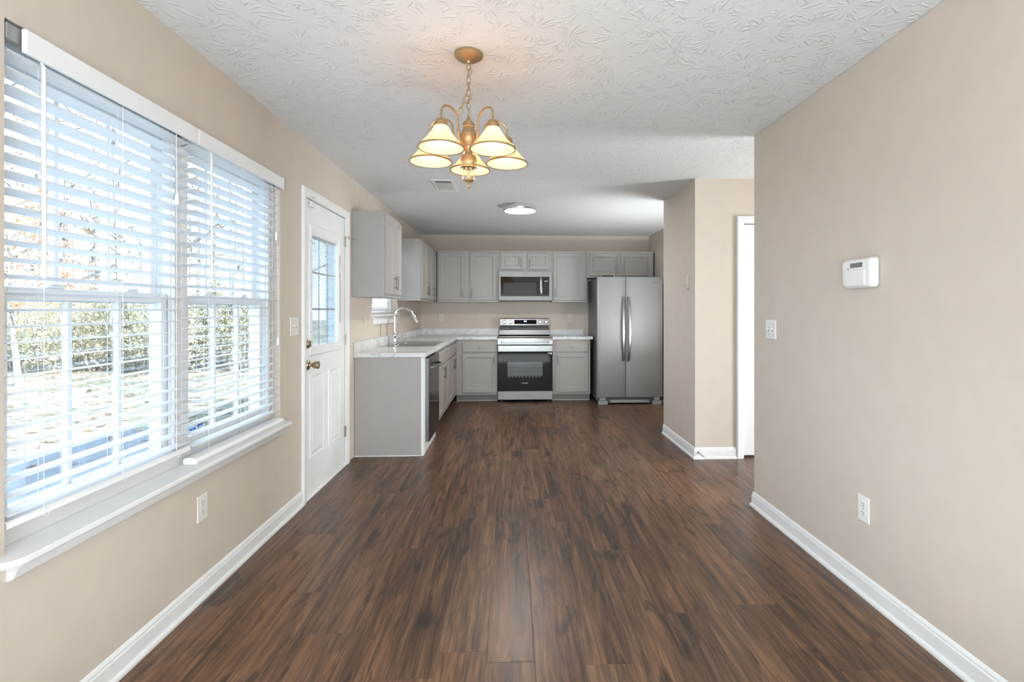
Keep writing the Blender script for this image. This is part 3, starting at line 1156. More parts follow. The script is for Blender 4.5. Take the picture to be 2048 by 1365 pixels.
d_l = BF - XL - 0.002
FS = Fr((BF, 5.128, 0), (0, 1, 0), (1, 0, 0))
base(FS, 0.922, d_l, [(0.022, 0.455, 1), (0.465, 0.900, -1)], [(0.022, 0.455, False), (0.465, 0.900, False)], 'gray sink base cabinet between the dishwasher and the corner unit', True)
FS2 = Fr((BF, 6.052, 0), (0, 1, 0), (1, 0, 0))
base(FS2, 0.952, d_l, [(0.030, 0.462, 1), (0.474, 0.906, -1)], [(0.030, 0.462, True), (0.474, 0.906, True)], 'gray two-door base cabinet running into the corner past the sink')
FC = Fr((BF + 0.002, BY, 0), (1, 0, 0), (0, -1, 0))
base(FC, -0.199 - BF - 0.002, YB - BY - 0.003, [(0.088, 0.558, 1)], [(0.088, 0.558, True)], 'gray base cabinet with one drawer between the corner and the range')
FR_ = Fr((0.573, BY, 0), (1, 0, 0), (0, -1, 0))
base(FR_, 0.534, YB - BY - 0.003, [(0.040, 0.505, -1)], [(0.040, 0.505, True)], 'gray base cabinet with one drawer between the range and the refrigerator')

# end panel at the open end of the sink run
t = thing('end_panel', (-1.08, 4.44, 0), 'plain gray end panel closing the sink counter beside the exterior door', 'panel')
m = MB().box(XL + 0.003, -0.795, 4.425, 4.450, 0.004, CT - 0.041, 0.001)
m.build('panel_sheet', GRAY, t)
m = MB().box(-0.7945, -0.770, 4.422, 4.514, 0.0, CT - 0.041, 0.0015)
tag(m.build('filler_strip', TRIM, t), 'white painted filler strip')
m = MB().box(XL + 0.004, -0.796, 4.421, 4.4245, 0.0, 0.007)
m.build('caulk_line', TRIM, t)

# ------------------------------------------------------------------ countertops
SK = (-1.322, -0.838, 5.215, 5.985)      # sink cut-out
m = MB()
pl = [(XL + 0.002, 4.408), (-0.752, 4.408), (-0.752, 6.982), (-0.199, 6.982), (-0.199, YB - 0.002), (XL + 0.002, YB - 0.002)]


def ctop(mb, xs, ys, keep):
    xs, ys = sorted(set(xs)), sorted(set(ys))
    z0, z1 = CT - 0.038, CT

    def sol(i, j):
        if i < 0 or j < 0 or i >= len(xs) - 1 or j >= len(ys) - 1:
            return False
        return keep((xs[i] + xs[i + 1]) / 2, (ys[j] + ys[j + 1]) / 2)
    for i in range(len(xs) - 1):
        for j in range(len(ys) - 1):
            if not sol(i, j):
                continue
            a, b, c, d = xs[i], xs[i + 1], ys[j], ys[j + 1]
            for z in (z0, z1):
                mb.face([(a, c, z), (b, c, z), (b, d, z), (a, d, z)])
            for ok, p, q in ((sol(i - 1, j), (a, c), (a, d)), (sol(i + 1, j), (b, c), (b, d)), (sol(i, j - 1), (a, c), (b, c)), (sol(i, j + 1), (a, d), (b, d))):
                if not ok:
                    mb.face([(*p, z0), (*q, z0), (*q, z1), (*p, z1)])
    bmesh.ops.remove_doubles(mb.bm, verts=mb.bm.verts, dist=1e-5)
    es = [e for e in mb.bm.edges if len(e.link_faces) == 2 and abs(e.link_faces[0].normal.dot(e.link_faces[1].normal)) < 0.5 and (e.verts[0].co.z + e.verts[1].co.z) / 2 > z1 - 1e-4]
    bmesh.ops.recalc_face_normals(mb.bm, faces=mb.bm.faces)
    bmesh.ops.bevel(mb.bm, geom=es, offset=0.004, segments=2, profile=0.5, affect='EDGES')


def keep_l(x, y):
    if SK[0] < x < SK[1] and SK[2] < y < SK[3]:
        return False
    return x < -0.752 or y > 6.982


ctop(m, [XL + 0.002, SK[0], SK[1], -0.752, -0.199], [4.408, SK[2], SK[3], 6.982, YB - 0.002], keep_l)
ct = m.build('countertop', MARBLE)
tag(ct, 'L-shaped white marble-look countertop around the sink', 'countertop')
m = MB()
m.box(XL + 0.002, XL + 0.021, 4.41, YB - 0.002, CT, CT + 0.095, 0.002)
m.box(XL + 0.021, -0.199, YB - 0.021, YB - 0.002, CT, CT + 0.095, 0.002)
m.build('backsplash', MARBLE, ct)
m = MB()
ctop(m, [0.573, 1.140], [6.982, YB - 0.002], lambda x, y: True)
ct2 = m.build('countertop', MARBLE)
tag(ct2, 'short white marble-look countertop between range and refrigerator', 'countertop')
m = MB().box(0.573, 1.095, YB - 0.021, YB - 0.002, CT, CT + 0.080, 0.002)
m.build('backsplash', MARBLE, ct2)

# ------------------------------------------------------------------ sink and faucet
t = thing('kitchen_sink', (-1.08, 5.6, CT), 'stainless steel drop-in kitchen sink in the marble-look counter', 'sink')
m = MB()
o = (-1.352, -0.806, 5.185, 6.015)
bowls = [(-1.262, -0.850, 5.235, 5.580), (-1.262, -0.850, 5.620, 5.965)]
xs = sorted({o[0], o[1], *[b[0] for b in bowls], *[b[1] for b in bowls]})
ys = sorted({o[2], o[3], *[b[2] for b in bowls], *[b[3] for b in bowls]})
zr = CT + 0.004
for i in range(len(xs) - 1):
    for j in range(len(ys) - 1):
        cx_, cy_ = (xs[i] + xs[i + 1]) / 2, (ys[j] + ys[j + 1]) / 2
        if any(b[0] < cx_ < b[1] and b[2] < cy_ < b[3] for b in bowls):
            continue
        m.face([(xs[i], ys[j], zr), (xs[i + 1], ys[j], zr), (xs[i + 1], ys[j + 1], zr), (xs[i], ys[j + 1], zr)])
m.rings([[(o[0], o[2], zr), (o[1], o[2], zr), (o[1], o[3], zr), (o[0], o[3], zr)], [(o[0] - 0.003, o[2] - 0.003, CT + 0.0005), (o[1] + 0.003, o[2] - 0.003, CT + 0.0005), (o[1] + 0.003, o[3] + 0.003, CT + 0.0005), (o[0] - 0.003, o[3] + 0.003, CT + 0.0005)]], False, False)
bmesh.ops.remove_doubles(m.bm, verts=m.bm.verts, dist=1e-5)
m.build('rim', SINKM, t)
for b in bowls:
    m = MB()
    rows = []
    for ins, z in ((0.0, zr), (0.004, zr - 0.004), (0.010, zr - 0.15), (0.03, zr - 0.175), (0.05, zr - 0.178)):
        x0, x1, y0, y1 = b[0] + ins, b[1] - ins, b[2] + ins, b[3] - ins
        r = 0.03
        row = []
        for cx_, cy_, s0 in ((x1 - r, y1 - r, 0), (x0 + r, y1 - r, 90), (x0 + r, y0 + r, 180), (x1 - r, y0 + r, 270)):
            for q in range(5):
                a = math.radians(s0 + 22.5 * q)
                row.append((cx_ + r * math.cos(a), cy_ + r * math.sin(a), z))
        rows.append(row)
    m.rings(rows, False, True)
    bw = m.build('basin', SINKM, t, smooth=True, angle=50)
    m = MB().cyl(((b[0] + b[1]) / 2, (b[2] + b[3]) / 2, zr - 0.1778), ((b[0] + b[1]) / 2, (b[2] + b[3]) / 2, zr - 0.174), 0.04, 0.036, 20)
    m.build('drain', CHROME, bw, smooth=True)
zf = CT + 0.005
t = thing('kitchen_faucet', (-1.30, 5.56, zf), 'chrome gooseneck pull-down kitchen faucet at the sink', 'faucet')
fx, fy = -1.285, 5.56
m = MB().lathe([(0.031, 0.0), (0.031, 0.004), (0.026, 0.012), (0.0235, 0.03), (0.023, 0.075), (0.026, 0.085), (0.026, 0.10), (0.020, 0.115), (0.014, 0.125)], (fx, fy, zf), 24, 'Z', True, True)
m.build('faucet_base', CHROME, t, smooth=True)
pts = [(fx, fy, zf + 0.115), (fx, fy, zf + 0.20), (fx, fy, zf + 0.285)]
R = 0.105
for q in range(1, 13):
    a = math.pi - math.radians(160) * q / 12
    pts.append((fx + R + R * math.cos(a), fy, zf + 0.285 + R * math.sin(a)))
m = MB().tube(pts, 0.0125, 14)
m.build('spout', CHROME, t, smooth=True)
p = Vector(pts[-1])
d = (Vector(pts[-1]) - Vector(pts[-2])).normalized()
m = MB().tube([p, p + d * 0.012, p + d * 0.06, p + d * 0.10, p + d * 0.104], [0.0125, 0.0165, 0.0175, 0.021, 0.016], 16)
m.build('spray_head', CHROME, t, smooth=True)
m = MB().tube([(fx + 0.015, fy + 0.0, zf + 0.06), (fx + 0.055, fy + 0.0, zf + 0.078)], [0.012, 0.013], 12)
m.tube([(fx + 0.05, fy, zf + 0.076), (fx + 0.075, fy, zf + 0.105), (fx + 0.083, fy, zf + 0.155)], [0.008, 0.006, 0.0045], 10)
m.build('lever', CHROME, t, smooth=True)

# ------------------------------------------------------------------ dishwasher
t = thing('dishwasher', (-1.0, 4.82, 0), 'dark stainless dishwasher between the end panel and the sink cabinet', 'dishwasher')
m = MB().box(-1.33, -0.80, 4.520, 5.122, 0.10, CT - 0.042)
m.build('tub', DGRAY, t)
m = MB().box(-0.785, -0.737, 4.522, 5.120, 0.098, 0.850, 0.004)
dd = m.build('door', STEELD, t)
m = MB().box(-0.737, -0.7355, 4.530, 5.112, 0.110, 0.690, 0.0005)
m.build('front_panel', BLACKG, dd)
m = MB()
hp = []
for q in range(13):
    f = q / 12
    hp.append((-0.7365 + 0.052 * math.sin(math.pi * f) ** 0.45, 4.56 + 0.52 * f, 0.755))
m.tube(hp, 0.011, 10)
m.build('handle', STEELB, dd, smooth=True)
m = MB().box(-0.784, -0.772, 4.516, 5.120, 0.002, 0.092, 0.002)
tag(m.build('kick_plate', TRIM, t), 'white kick plate')

# ------------------------------------------------------------------ range
RX0, RX1 = -0.193, 0.569
t = thing('electric_range', (0.188, 7.2, 0), 'stainless freestanding electric range with black glass oven door', 'range')
m = MB().box(RX0, RX1, 6.975, 7.575, 0.03, 0.893)
for x in (RX0 + 0.05, RX1 - 0.05):
    for y in (7.02, 7.5):
        m.cyl((x, y, 0), (x, y, 0.03), 0.018, seg=10)
m.build('body', DGRAY, t)
m = MB().box(RX0 + 0.002, RX1 - 0.002, 6.962, 7.455, 0.8932, 0.903, 0.002)
ck = m.build('cooktop', BLACKG, t)
for x, y, r in ((0.0, 7.10, 0.10), (0.38, 7.10, 0.115), (0.0, 7.33, 0.075), (0.38, 7.33, 0.075)):
    m = MB().lathe([(r, 0.0), (r + 0.002, 0.0003), (r + 0.004, 0.0)], (x, y, 0.9031), 40, 'Z')
    m.build('burner_ring', MGRAY, ck, smooth=True)
m = MB()
poly = [(6.975, 0.797), (6.940, 0.797), (6.932, 0.803), (6.932, 0.858), (6.942, 0.885), (6.962, 0.904), (6.975, 0.904)]
m.prism(poly, RX0, RX1, lambda p, q, a: Vector((a, p, q)))
fa = m.build('front_fascia', STEELB, t)
m = MB()
m.box(RX0 + 0.045, RX1 - 0.045, 6.885, 6.902, 0.826, 0.848, 0.006)
for x in (RX0 + 0.06, RX1 - 0.06):
    m.box(x - 0.011, x + 0.011, 6.900, 6.934, 0.822, 0.850, 0.003)
m.build('handle', STEELB, t)
m = MB().box(RX0 + 0.002, RX1 - 0.002, 6.937, 6.974, 0.702, 0.788, 0.004)
m.box(RX0 + 0.015, RX1 - 0.015, 6.931, 6.938, 0.728, 0.768, 0.003)
tp = m.build('door_top_band', STEELB, t)
OW = (-0.057, 0.431, 0.360, 0.560)
m = wall_grid(MB(), lambda x, z, q: Vector((x, q, z)), [RX0 + 0.002, OW[0], OW[1], RX1 - 0.002], [0.158, OW[2], OW[3], 0.7], [OW], 6.936, 6.972)
od = m.build('oven_door', BLACKG, t)
m = MB().box(OW[0] - 0.001, OW[1] + 0.001, 6.938, 6.941, OW[2] - 0.001, OW[3] + 0.001)
m.build('oven_window', OVENGLASS, od)
m = MB().box(OW[0], OW[1], 6.9705, 6.9735, OW[2], OW[3])
m.build('oven_reflection_plate', MGRAY, od)  # plate's lighter gray stands in for the reflection in the oven window
m = MB()
for z in (0.370, 0.412, 0.487, 0.510):
    m.cyl((OW[0] + 0.001, 6.958, z), (OW[1] - 0.001, 6.958, z), 0.0045, seg=8)
m.build('oven_rack', CHROME, od)
for q in range(10):
    x = -0.035 + 0.047 * q
    m = MB().cyl((x, 6.9362, 0.349), (x, 6.9352, 0.349), 0.0055, seg=10)
    m.build('vent_dot', MGRAY, od)
text('SAMSUNG', 'lettering', LOGOW, od, (0.185, 6.9358, 0.265), (1, 0, 0), (0, 0, 1), 0.013, 0.084)
m = MB().box(0.505, 0.532, 6.9352, 6.9362, 0.676, 0.688)
m.box(0.538, 0.558, 6.9352, 6.9362, 0.660, 0.690)
m.build('door_sticker', PLATEW, od)
m = MB().box(RX0 + 0.002, RX1 - 0.002, 6.936, 6.974, 0.035, 0.152, 0.004)
m.build('storage_drawer', STEEL, t)
# back guard
m = MB()
m.prism([(7.43, 0.905), (7.41, 0.915), (7.425, 0.984), (7.50, 0.988), (7.575, 0.988), (7.575, 0.905)], RX0 + 0.012, RX1 - 0.012, lambda p, q, a: Vector((a, p, q)))
m.build('lower_guard', STEELB, t)
m = MB().box(RX0 + 0.020, RX1 - 0.020, 7.47, 7.573, 0.9885, 1.048)
vb = m.build('vent_slot', BLACK, t)
m = MB().box(-0.03 + 0.07, 0.50, 7.4685, 7.4697, 1.003, 1.0065)
m.box(-0.10, -0.03, 7.4685, 7.4697, 1.006, 1.0095)
for x in (-0.125, 0.512):
    m.cyl((x, 7.4695, 1.005), (x, 7.466, 1.005), 0.007, seg=10)
m.build('vent_trim', MGRAY, vb)
m = MB()
m.prism([(7.415, 1.0485), (7.412, 1.055), (7.432, 1.145), (7.445, 1.153), (7.575, 1.153), (7.575, 1.0485)], RX0 + 0.022, RX1 - 0.010, lambda p, q, a: Vector((a, p, q)))
cs = m.build('control_console', STEELB, t)


def con(z):          # y of the sloping console face at height z
    return 7.412 + (z - 1.055) * 0.020 / 0.090


m = MB()
m.prism([(con(1.072) - 0.0012, 1.072), (con(1.072) + 0.001, 1.072), (con(1.134) + 0.001, 1.134), (con(1.134) - 0.0012, 1.134)], 0.038, 0.368, lambda p, q, a: Vector((a, p, q)))
dp = m.build('display', BLACKG, cs)
text('12:16', 'clock_digits', CLOCK, cs, (0.203, con(1.112) - 0.002, 1.113), (1, 0, 0), (0, 0.2, 0.98), 0.017, 0.036)
for x in (-0.104, -0.014, 0.420, 0.510):
    z = 1.104
    m = MB()
    y = con(z)
    m.lathe([(0.027, -0.002), (0.027, -0.006), (0.022, -0.010), (0.020, -0.030), (0.017, -0.034), (0.0005, -0.0342)], (x, y, z), 24, 'Y', False, True)
    kk = m.build('knob', CHROME, cs, smooth=True)
    m = MB().box(x - 0.005, x + 0.005, y - 0.042, y - 0.0335, z - 0.017, z + 0.018, 0.003)
    m.build('knob_grip', CHROME, kk)

# ------------------------------------------------------------------ microwave
t = thing('microwave_oven', (0.2, 7.4, 1.41), 'stainless over-the-range microwave oven hung under the short cabinet', 'microwave')
MX0, MX1, MZ0, MZ1, MY = -0.183, 0.580, 1.413, 1.838, 7.205
m = MB().box(MX0 + 0.002, MX1 - 0.002, MY + 0.03, YB - 0.003, MZ0 + 0.012, MZ1)
m.build('body', DGRAY, t)
m = MB().box(MX0 + 0.01, MX1 - 0.01, MY + 0.035, YB - 0.02, MZ0 - 0.004, MZ0 + 0.0118)
m.build('bottom_vent', BLACK, t)
GX0, GX1, GZ0, GZ1 = -0.158, 0.543, 1.478, 1.760
m = wall_grid(MB(), lambda x, z, q: Vector((x, q, z)), [MX0, GX0, GX1, MX1], [MZ0 + 0.006, GZ0, GZ1, MZ1 - 0.002], [(GX0, GX1, GZ0, GZ1)], MY, MY + 0.03)
fr_ = m.build('front_frame', STEEL, t)
m = MB().box(GX0 + 0.0005, GX1 - 0.0005, MY + 0.004, MY + 0.029, GZ0 + 0.0005, GZ1 - 0.0005)
gl = m.build('glass_front', BLACKG, t)
m = MB().box(-0.120, 0.360, MY + 0.0028, MY + 0.0045, 1.510, 1.675, 0.0005)
m.build('window_mesh', MWIN, gl)
for za, zb in ((MZ0 + 0.006, GZ0 - 0.001), (GZ1 + 0.001, MZ1 - 0.002)):
    MB().box(0.4475, 0.4495, MY - 0.0006, MY + 0.003, za, zb).build('door_seam', DGRAY, fr_)
m = MB()
rows = []
for q in range(11):
    f = q / 10
    z = GZ0 + 0.008 + (GZ1 - GZ0 - 0.016) * f
    y = MY - 0.006 - 0.026 * math.sin(math.pi * f) ** 0.6
    rows.append([(0.404, y + 0.008, z), (0.404, y, z), (0.409, y - 0.004, z), (0.436, y - 0.004, z), (0.441, y, z), (0.441, y + 0.008, z)])
m.rings(rows)
for z in (GZ0 + 0.022, GZ1 - 0.022):
    m.box(0.412, 0.433, MY - 0.012, MY + 0.006, z - 0.010, z + 0.010)
m.build('handle', STEELB, t, smooth=True, angle=40)
text('Whirlpool', 'lettering', LOGO, fr_, (0.195, MY - 0.0006, 1.806), (1, 0, 0), (0, 0, 1), 0.011, 0.062)
text('12:16', 'clock_digits', MWCLK, gl, (0.498, MY + 0.0032, 1.697), (1, 0, 0), (0, 0, 1), 0.019, 0.046)
for r in range(6):
    for c in range(3):
        x, z = 0.475 + 0.023 * c, 1.655 - 0.028 * r
        MB().box(x - 0.004, x + 0.004, MY + 0.003, MY + 0.0042, z - 0.003, z + 0.003).build('key', DGRAY, gl)

# ------------------------------------------------------------------ refrigerator
t = thing('refrigerator', (1.605, 7.1, 0), 'stainless side-by-side refrigerator next to the pantry wall', 'refrigerator')
QX0, QX1, QS, QY = 1.157, 2.050, 1.545, 6.700
m = MB().box(QX0 + 0.006, QX1 - 0.006, QY + 0.085, 7.52, 0.04, 1.712, 0.004)
m.build('cabinet_case', CASE, t)


def fridge_door(x0, x1, name):
    m = MB()
    n = 14
    rows = []
    for z, ins in ((0.098, 0.006), (0.104, 0.0), (1.722, 0.0), (1.730, 0.008)):
        row = []
        for q in range(n + 1):
            f = q / n
            x = x0 + (x1 - x0) * f
            bow = 0.004 * (1 - (2 * f - 1) ** 2)
            edge = 0.012 * (1 - min(1, min(f, 1 - f) * 14)) ** 2
            row.append((x, QY - bow + edge + ins, z))
        row += [(x1, QY + 0.078, z), (x0, QY + 0.078, z)]
        rows.append(row)
    m.rings(rows)
    return m.build(name, STEEL, t, smooth=True, angle=50)


fd = fridge_door(QX0, QS - 0.003, 'freezer_door')
fd2 = fridge_door(QS + 0.003, QX1, 'fridge_door')
for par, xa, xb, sgn in ((fd, QS - 0.052, QS - 0.018, -1), (fd2, QS + 0.016, QS + 0.050, 1)):
    m = MB()
    rows = []
    for q in range(21):
        f = q / 20
        z = 0.590 + 0.870 * f
        y = QY - 0.012 - 0.050 * math.sin(math.pi * f) ** 0.7
        sh = sgn * 0.010 * math.sin(math.pi * f)
        rows.append([(xa + sh, y + 0.014, z), (xa + sh, y, z), (xa + 0.006 + sh, y - 0.006, z), (xb - 0.006 + sh, y - 0.006, z), (xb + sh, y, z), (xb + sh, y + 0.014, z)])
    m.rings(rows)
    m.build('handle', STEELB, par, smooth=True, angle=40)
m = MB().box(QX0 + 0.01, QX1 - 0.01, QY + 0.03, QY + 0.084, 0.018, 0.094)
gr = m.build('base_grille', DGRAY, t)
m = MB().box(QX0 + 0.18, QX1 - 0.18, QY + 0.022, QY + 0.030, 0.022, 0.060, 0.003)
m.build('grille_cover', MGRAY, gr)
for x in (QX0 + 0.012, QX1 - 0.140):
    m = MB().box(x, x + 0.128, QY + 0.004, QY + 0.03, 0.0, 0.048, 0.004)
    m.box(x + 0.02, x + 0.10, QY + 0.010, QY + 0.03, 0.054, 0.094, 0.003)
    m.build('foot', MGRAY, t)
text('Whirlpool', 'lettering', LOGO, fd2, (1.955, QY - 0.0026, 1.655), (1, 0, 0), (0, 0, 1), 0.013, 0.078)
t2 = thing('flat_adapter_box', (1.30, 6.74, 1.7305), 'small flat black box with a silver rim lying on top of the refrigerator', 'box')
m = MB().box(1.207, 1.390, 6.712, 6.772, 1.7305, 1.760, 0.003)
bx_ = m.build('case', BLACK, t2)
m = MB().box(1.205, 1.392, 6.710, 6.7118, 1.756, 1.763)
m.box(1.205, 1.217, 6.708, 6.7118, 1.7305, 1.763)
m.box(1.380, 1.392, 6.708, 6.7118, 1.7305, 1.763)
m.build('rim', CHROME, bx_)

# ------------------------------------------------------------------ plates on the walls


def outlet(F, a, b, label, mat=PLATE, s_=1.0):
    t = thing('wall_outlet', F(a, b, 0), label, 'outlet')
    m = MB()
    F.box(m, a - 0.035 * s_, a + 0.035 * s_, b - 0.0575 * s_, b + 0.0575 * s_, 0.0005, 0.006, 0.002)
    pl_ = m.build('cover_plate', mat, t)
    for s2 in (-1, 1):
        m = MB()
        c = b + s2 * 0.0195
        pts = []
        for q in range(24):
            an = 2 * math.pi * q / 24
            x, y = 0.0172 * math.cos(an), 0.0172 * math.sin(an)
            pts.append((x, max(-0.0135, min(0.0135, y))))
        m.rings([[F(a + x, c + y, 0.005) for x, y in pts], [F(a + x, c + y, 0.0075) for x, y in pts]])
        so_ = m.build('socket', mat, t)
        m = MB()
        F.box(m, a - 0.0075, a - 0.0055, c - 0.001, c + 0.008, 0.0074, 0.0079)
        F.box(m, a + 0.0050, a + 0.0075, c - 0.001, c + 0.008, 0.0074, 0.0079)
        m.cyl(F(a, c - 0.0075, 0.0074), F(a, c - 0.0075, 0.0079), 0.0026, seg=10)
        m.build('slots', SLOT, so_)
    m = MB().cyl(F(a, b, 0.006), F(a, b, 0.0068), 0.003, seg=10)
    m.build('screw', SLOTG, pl_)
    return t


def switch(F, a, b, label, n=2, mat=PLATE):
    t = thing('light_switch', F(a, b, 0), label, 'switch')
    w = 0.035 if n == 1 else 0.0575
    m = MB()
    F.box(m, a - w, a + w, b - 0.0575, b + 0.0575, 0.0005, 0.006, 0.002)
    pl_ = m.build('cover_plate', mat, t)
    for i in range(n):
        c = a + (i - (n - 1) / 2) * 0.046
        m = MB()
        F.box(m, c - 0.005, c + 0.005, b - 0.012, b + 0.012, 0.0055, 0.0066)
        m.build('toggle_slot', SLOTG, t)
        m = MB()
        m.rings([[F(c - 0.0042, b - 0.004, 0.006), F(c + 0.0042, b - 0.004, 0.006), F(c + 0.0042, b + 0.007, 0.006), F(c - 0.0042, b + 0.007, 0.006)],
                 [F(c - 0.0034, b + 0.006, 0.020), F(c + 0.0034, b + 0.006, 0.020), F(c + 0.0034, b + 0.012, 0.018), F(c - 0.0034, b + 0.012, 0.018)]])
        m.build('toggle', mat, t)
        for s2 in (-1, 1):
            m = MB().cyl(F(c, b + s2 * 0.030, 0.006), F(c, b + s2 * 0.030, 0.0068), 0.0028, seg=10)
            m.build('screw', SLOTG, pl_)
    return t


FW = Fr((XL, 0, 0), (0, 1, 0), (1, 0, 0))
FWR = Fr((XR, 0, 0), (0, 1, 0), (-1, 0, 0))
FWB = Fr((0, YB, 0), (1, 0, 0), (0, -1, 0))
FWP = Fr((1.575, 0, 0), (0, 1, 0), (-1, 0, 0))
outlet(FW, 2.282, 0.406, 'ivory duplex outlet low under the twin window sill')
switch(FW, 3.220, 1.178, 'ivory double light switch between the twin window and the exterior door')
switch(FW, 4.755, 1.180, 'beige single light switch under the wall cabinet beside the exterior door', 1, PLATEB)
switch(FW, 6.355, 1.180, 'beige single light switch past the sink window near the corner', 1, PLATEB)
outlet(FWB, -1.057, 1.167, 'beige outlet above the corner backsplash between sink and range', PLATEB)
outlet(FWB, 0.880, 1.158, 'beige outlet between the range and the refrigerator', PLATEB)
switch(FWR, 2.970, 1.162, 'white double light switch beside the pantry passage on the keypad wall', 2, PLATEW)
outlet(FWR, 2.168, 0.390, 'white duplex outlet low on the wall below the alarm keypad', PLATEW)
t = thing('door_chime', FWP(4.41, 1.53, 0), 'small beige rectangular chime plate high on the pantry corner', 'chime')
m = MB()
FWP.box(m, 4.375, 4.445, 1.470, 1.598, 0.0005, 0.020, 0.003)
ch = m.build('chime_case', pm('beige_plastic', (0.60, 0.53, 0.44, 1), 0.5), t)
m = MB()
FWP.box(m, 4.395, 4.425, 1.500, 1.506, 0.0195, 0.0208)
m.build('sound_slot', SLOTG, ch)
# a thin cable run below the sink window
tag(MB().tube([(XL + 0.003, 5.30, 1.138), (XL + 0.003, 5.30, CT + 0.097)], 0.0028, 6).build('cable_run', WOODDARK), 'thin brown cable running from the sink window sill down to the backsplash', 'cable')

# alarm keypad
t = thing('alarm_keypad', FWR(2.17, 1.445, 0), 'white alarm keypad with a gray display and flip cover', 'keypad')


def rrect(a0, a1, b0, b1, r, n=5, bulge=0.0):
    pts = []
    for ca, cb, s0 in ((a1 - r, b1 - r, 0), (a0 + r, b1 - r, 90), (a0 + r, b0 + r, 180), (a1 - r, b0 + r, 270)):
        for q in range(n):
            an = math.radians(s0 + 90 * q / (n - 1))
            a, b = ca + r * math.cos(an), cb + r * math.sin(an)
            if bulge:
                f = 1 - ((b - (b0 + b1) / 2) / ((b1 - b0) / 2)) ** 2
                a += (1 if a > (a0 + a1) / 2 else -1) * bulge * f
            pts.append((a, b))
    return pts


m = MB()
rows = []
for ins, c in ((0.006, 0.0005), (0.0, 0.006), (0.0, 0.020), (0.006, 0.034), (0.012, 0.038), (0.02, 0.039)):
    rows.append([FWR(a, b, c) for a, b in rrect(2.075 + ins, 2.268 - ins, 1.379 + ins, 1.511 - ins, 0.016, 6, 0.007)])
m.rings(rows)
kp = m.build('keypad_case', PLATEW, t, smooth=True, angle=50)
m = MB()
FWR.box(m, 2.128, 2.206, 1.470, 1.491, 0.0388, 0.0398)
m.build('display', LCD, kp)
m = MB()
FWR.box(m, 2.112, 2.232, 1.388, 1.459, 0.0386, 0.0430, 0.004)
m.build('flip_cover', PLATEW, t)
m = MB()
FWR.box(m, 2.216, 2.224, 1.462, 1.470, 0.0388, 0.0396)
m.build('indicator', MGRAY, kp)

# door stop on the pantry baseboard
t = thing('door_stop', (1.595, 4.21, 0.06), 'small spring door stop on the pantry corner baseboard', 'door stop')
m = MB()
sp = []
base_p, dirv = Vector((1.600, 4.2185, 0.058)), Vector((0.42, -0.80, -0.35)).normalized()
m.cyl(base_p, base_p + Vector((0, -0.006, 0)), 0.011, 0.009, 12)
m.build('base', NICKEL, t, smooth=True)
u_ = dirv.orthogonal().normalized()
v_ = dirv.cross(u_)
for q in range(80):
    an = q * 0.9
    sp.append(base_p + dirv * (0.006 + 0.062 * q / 79) + (u_ * math.cos(an) + v_ * math.sin(an)) * 0.0045)
m = MB().tube(sp, 0.0012, 5)
m.build('spring', NICKEL, t, smooth=True)
e_ = base_p + dirv * 0.068
m = MB().cyl(e_, e_ + dirv * 0.010, 0.006, 0.0055, 10)
m.build('tip', RUBBER, t, smooth=True)

# ------------------------------------------------------------------ ceiling vent and lights
t = thing('ceiling_vent', (-0.606, 4.59, H), 'white louvered ceiling register behind the chandelier', 'vent')
m = wall_grid(MB(), lambda x, y, z: Vector((x, y, z)), [-0.70, -0.675, -0.535, -0.51], [4.37, 4.40, 4.755, 4.80], [(-0.675, -0.535, 4.40, 4.755)], H - 0.007, H - 0.0005)
m.build('frame', PLATEW, t)
m = MB().box(-0.675, -0.535, 4.40, 4.755, H - 0.0018, H - 0.0006)
m.build('duct', SLOTG, t)
m = MB()
for q in range(12):
    x = -0.668 + q * 0.0115
    m.rings([[(x, 4.47, H - 0.007), (x + 0.006, 4.47, H - 0.0025), (x + 0.007, 4.47, H - 0.003), (x + 0.001, 4.47, H - 0.0078)], [(x, 4.75, H - 0.007), (x + 0.006, 4.75, H - 0.0025), (x + 0.007, 4.75, H - 0.003), (x + 0.001, 4.75, H - 0.0078)]])
m.build('louvers', PLATEW, t)

CLX, CLY = 0.092, 5.44
t = thing('ceiling_light', (CLX, CLY, H), 'round flush LED ceiling light with a chrome ring over the kitchen', 'light')
m = MB().lathe([(0.150, 0.0), (0.178, -0.002), (0.181, -0.010), (0.181, -0.052), (0.178, -0.058), (0.168, -0.058), (0.168, -0.050)], (CLX, CLY, H - 0.0005), 48)
m.build('ring', CHROME, t, smooth=True)
m = MB().lathe([(0.168, -0.048), (0.167, -0.056), (0.14, -0.061), (0.08, -0.064), (0.001, -0.065)], (CLX, CLY, H - 0.0005), 48, 'Z', False, True)
m.build('diffuser', LED, t, smooth=True)
dl = bpy.data.lights.new('ceiling_light_lamp', 'AREA')
dl.shape = 'DISK'
dl.size = 0.33
dl.energy = 4.5
dl.color = (1.0, 0.98, 0.95)
dlo = bpy.data.objects.new('ceiling_light_lamp', dl)
COL.objects.link(dlo)
dlo.location = (CLX, CLY, H - 0.070)

# chandelier
CX, CY = -0.190, 2.222
t = thing('chandelier', (CX, CY, H), 'brushed gold five-arm chandelier with lit alabaster glass shades', 'chandelier')
m = MB().lathe([(0.062, 0.0), (0.064, -0.004), (0.063, -0.012), (0.050, -0.022), (0.028, -0.031), (0.012, -0.036), (0.009, -0.044), (0.001, -0.045)], (CX, CY, H - 0.0005), 40, 'Z', True, True)
m.build('canopy', GOLD, t, smooth=True)


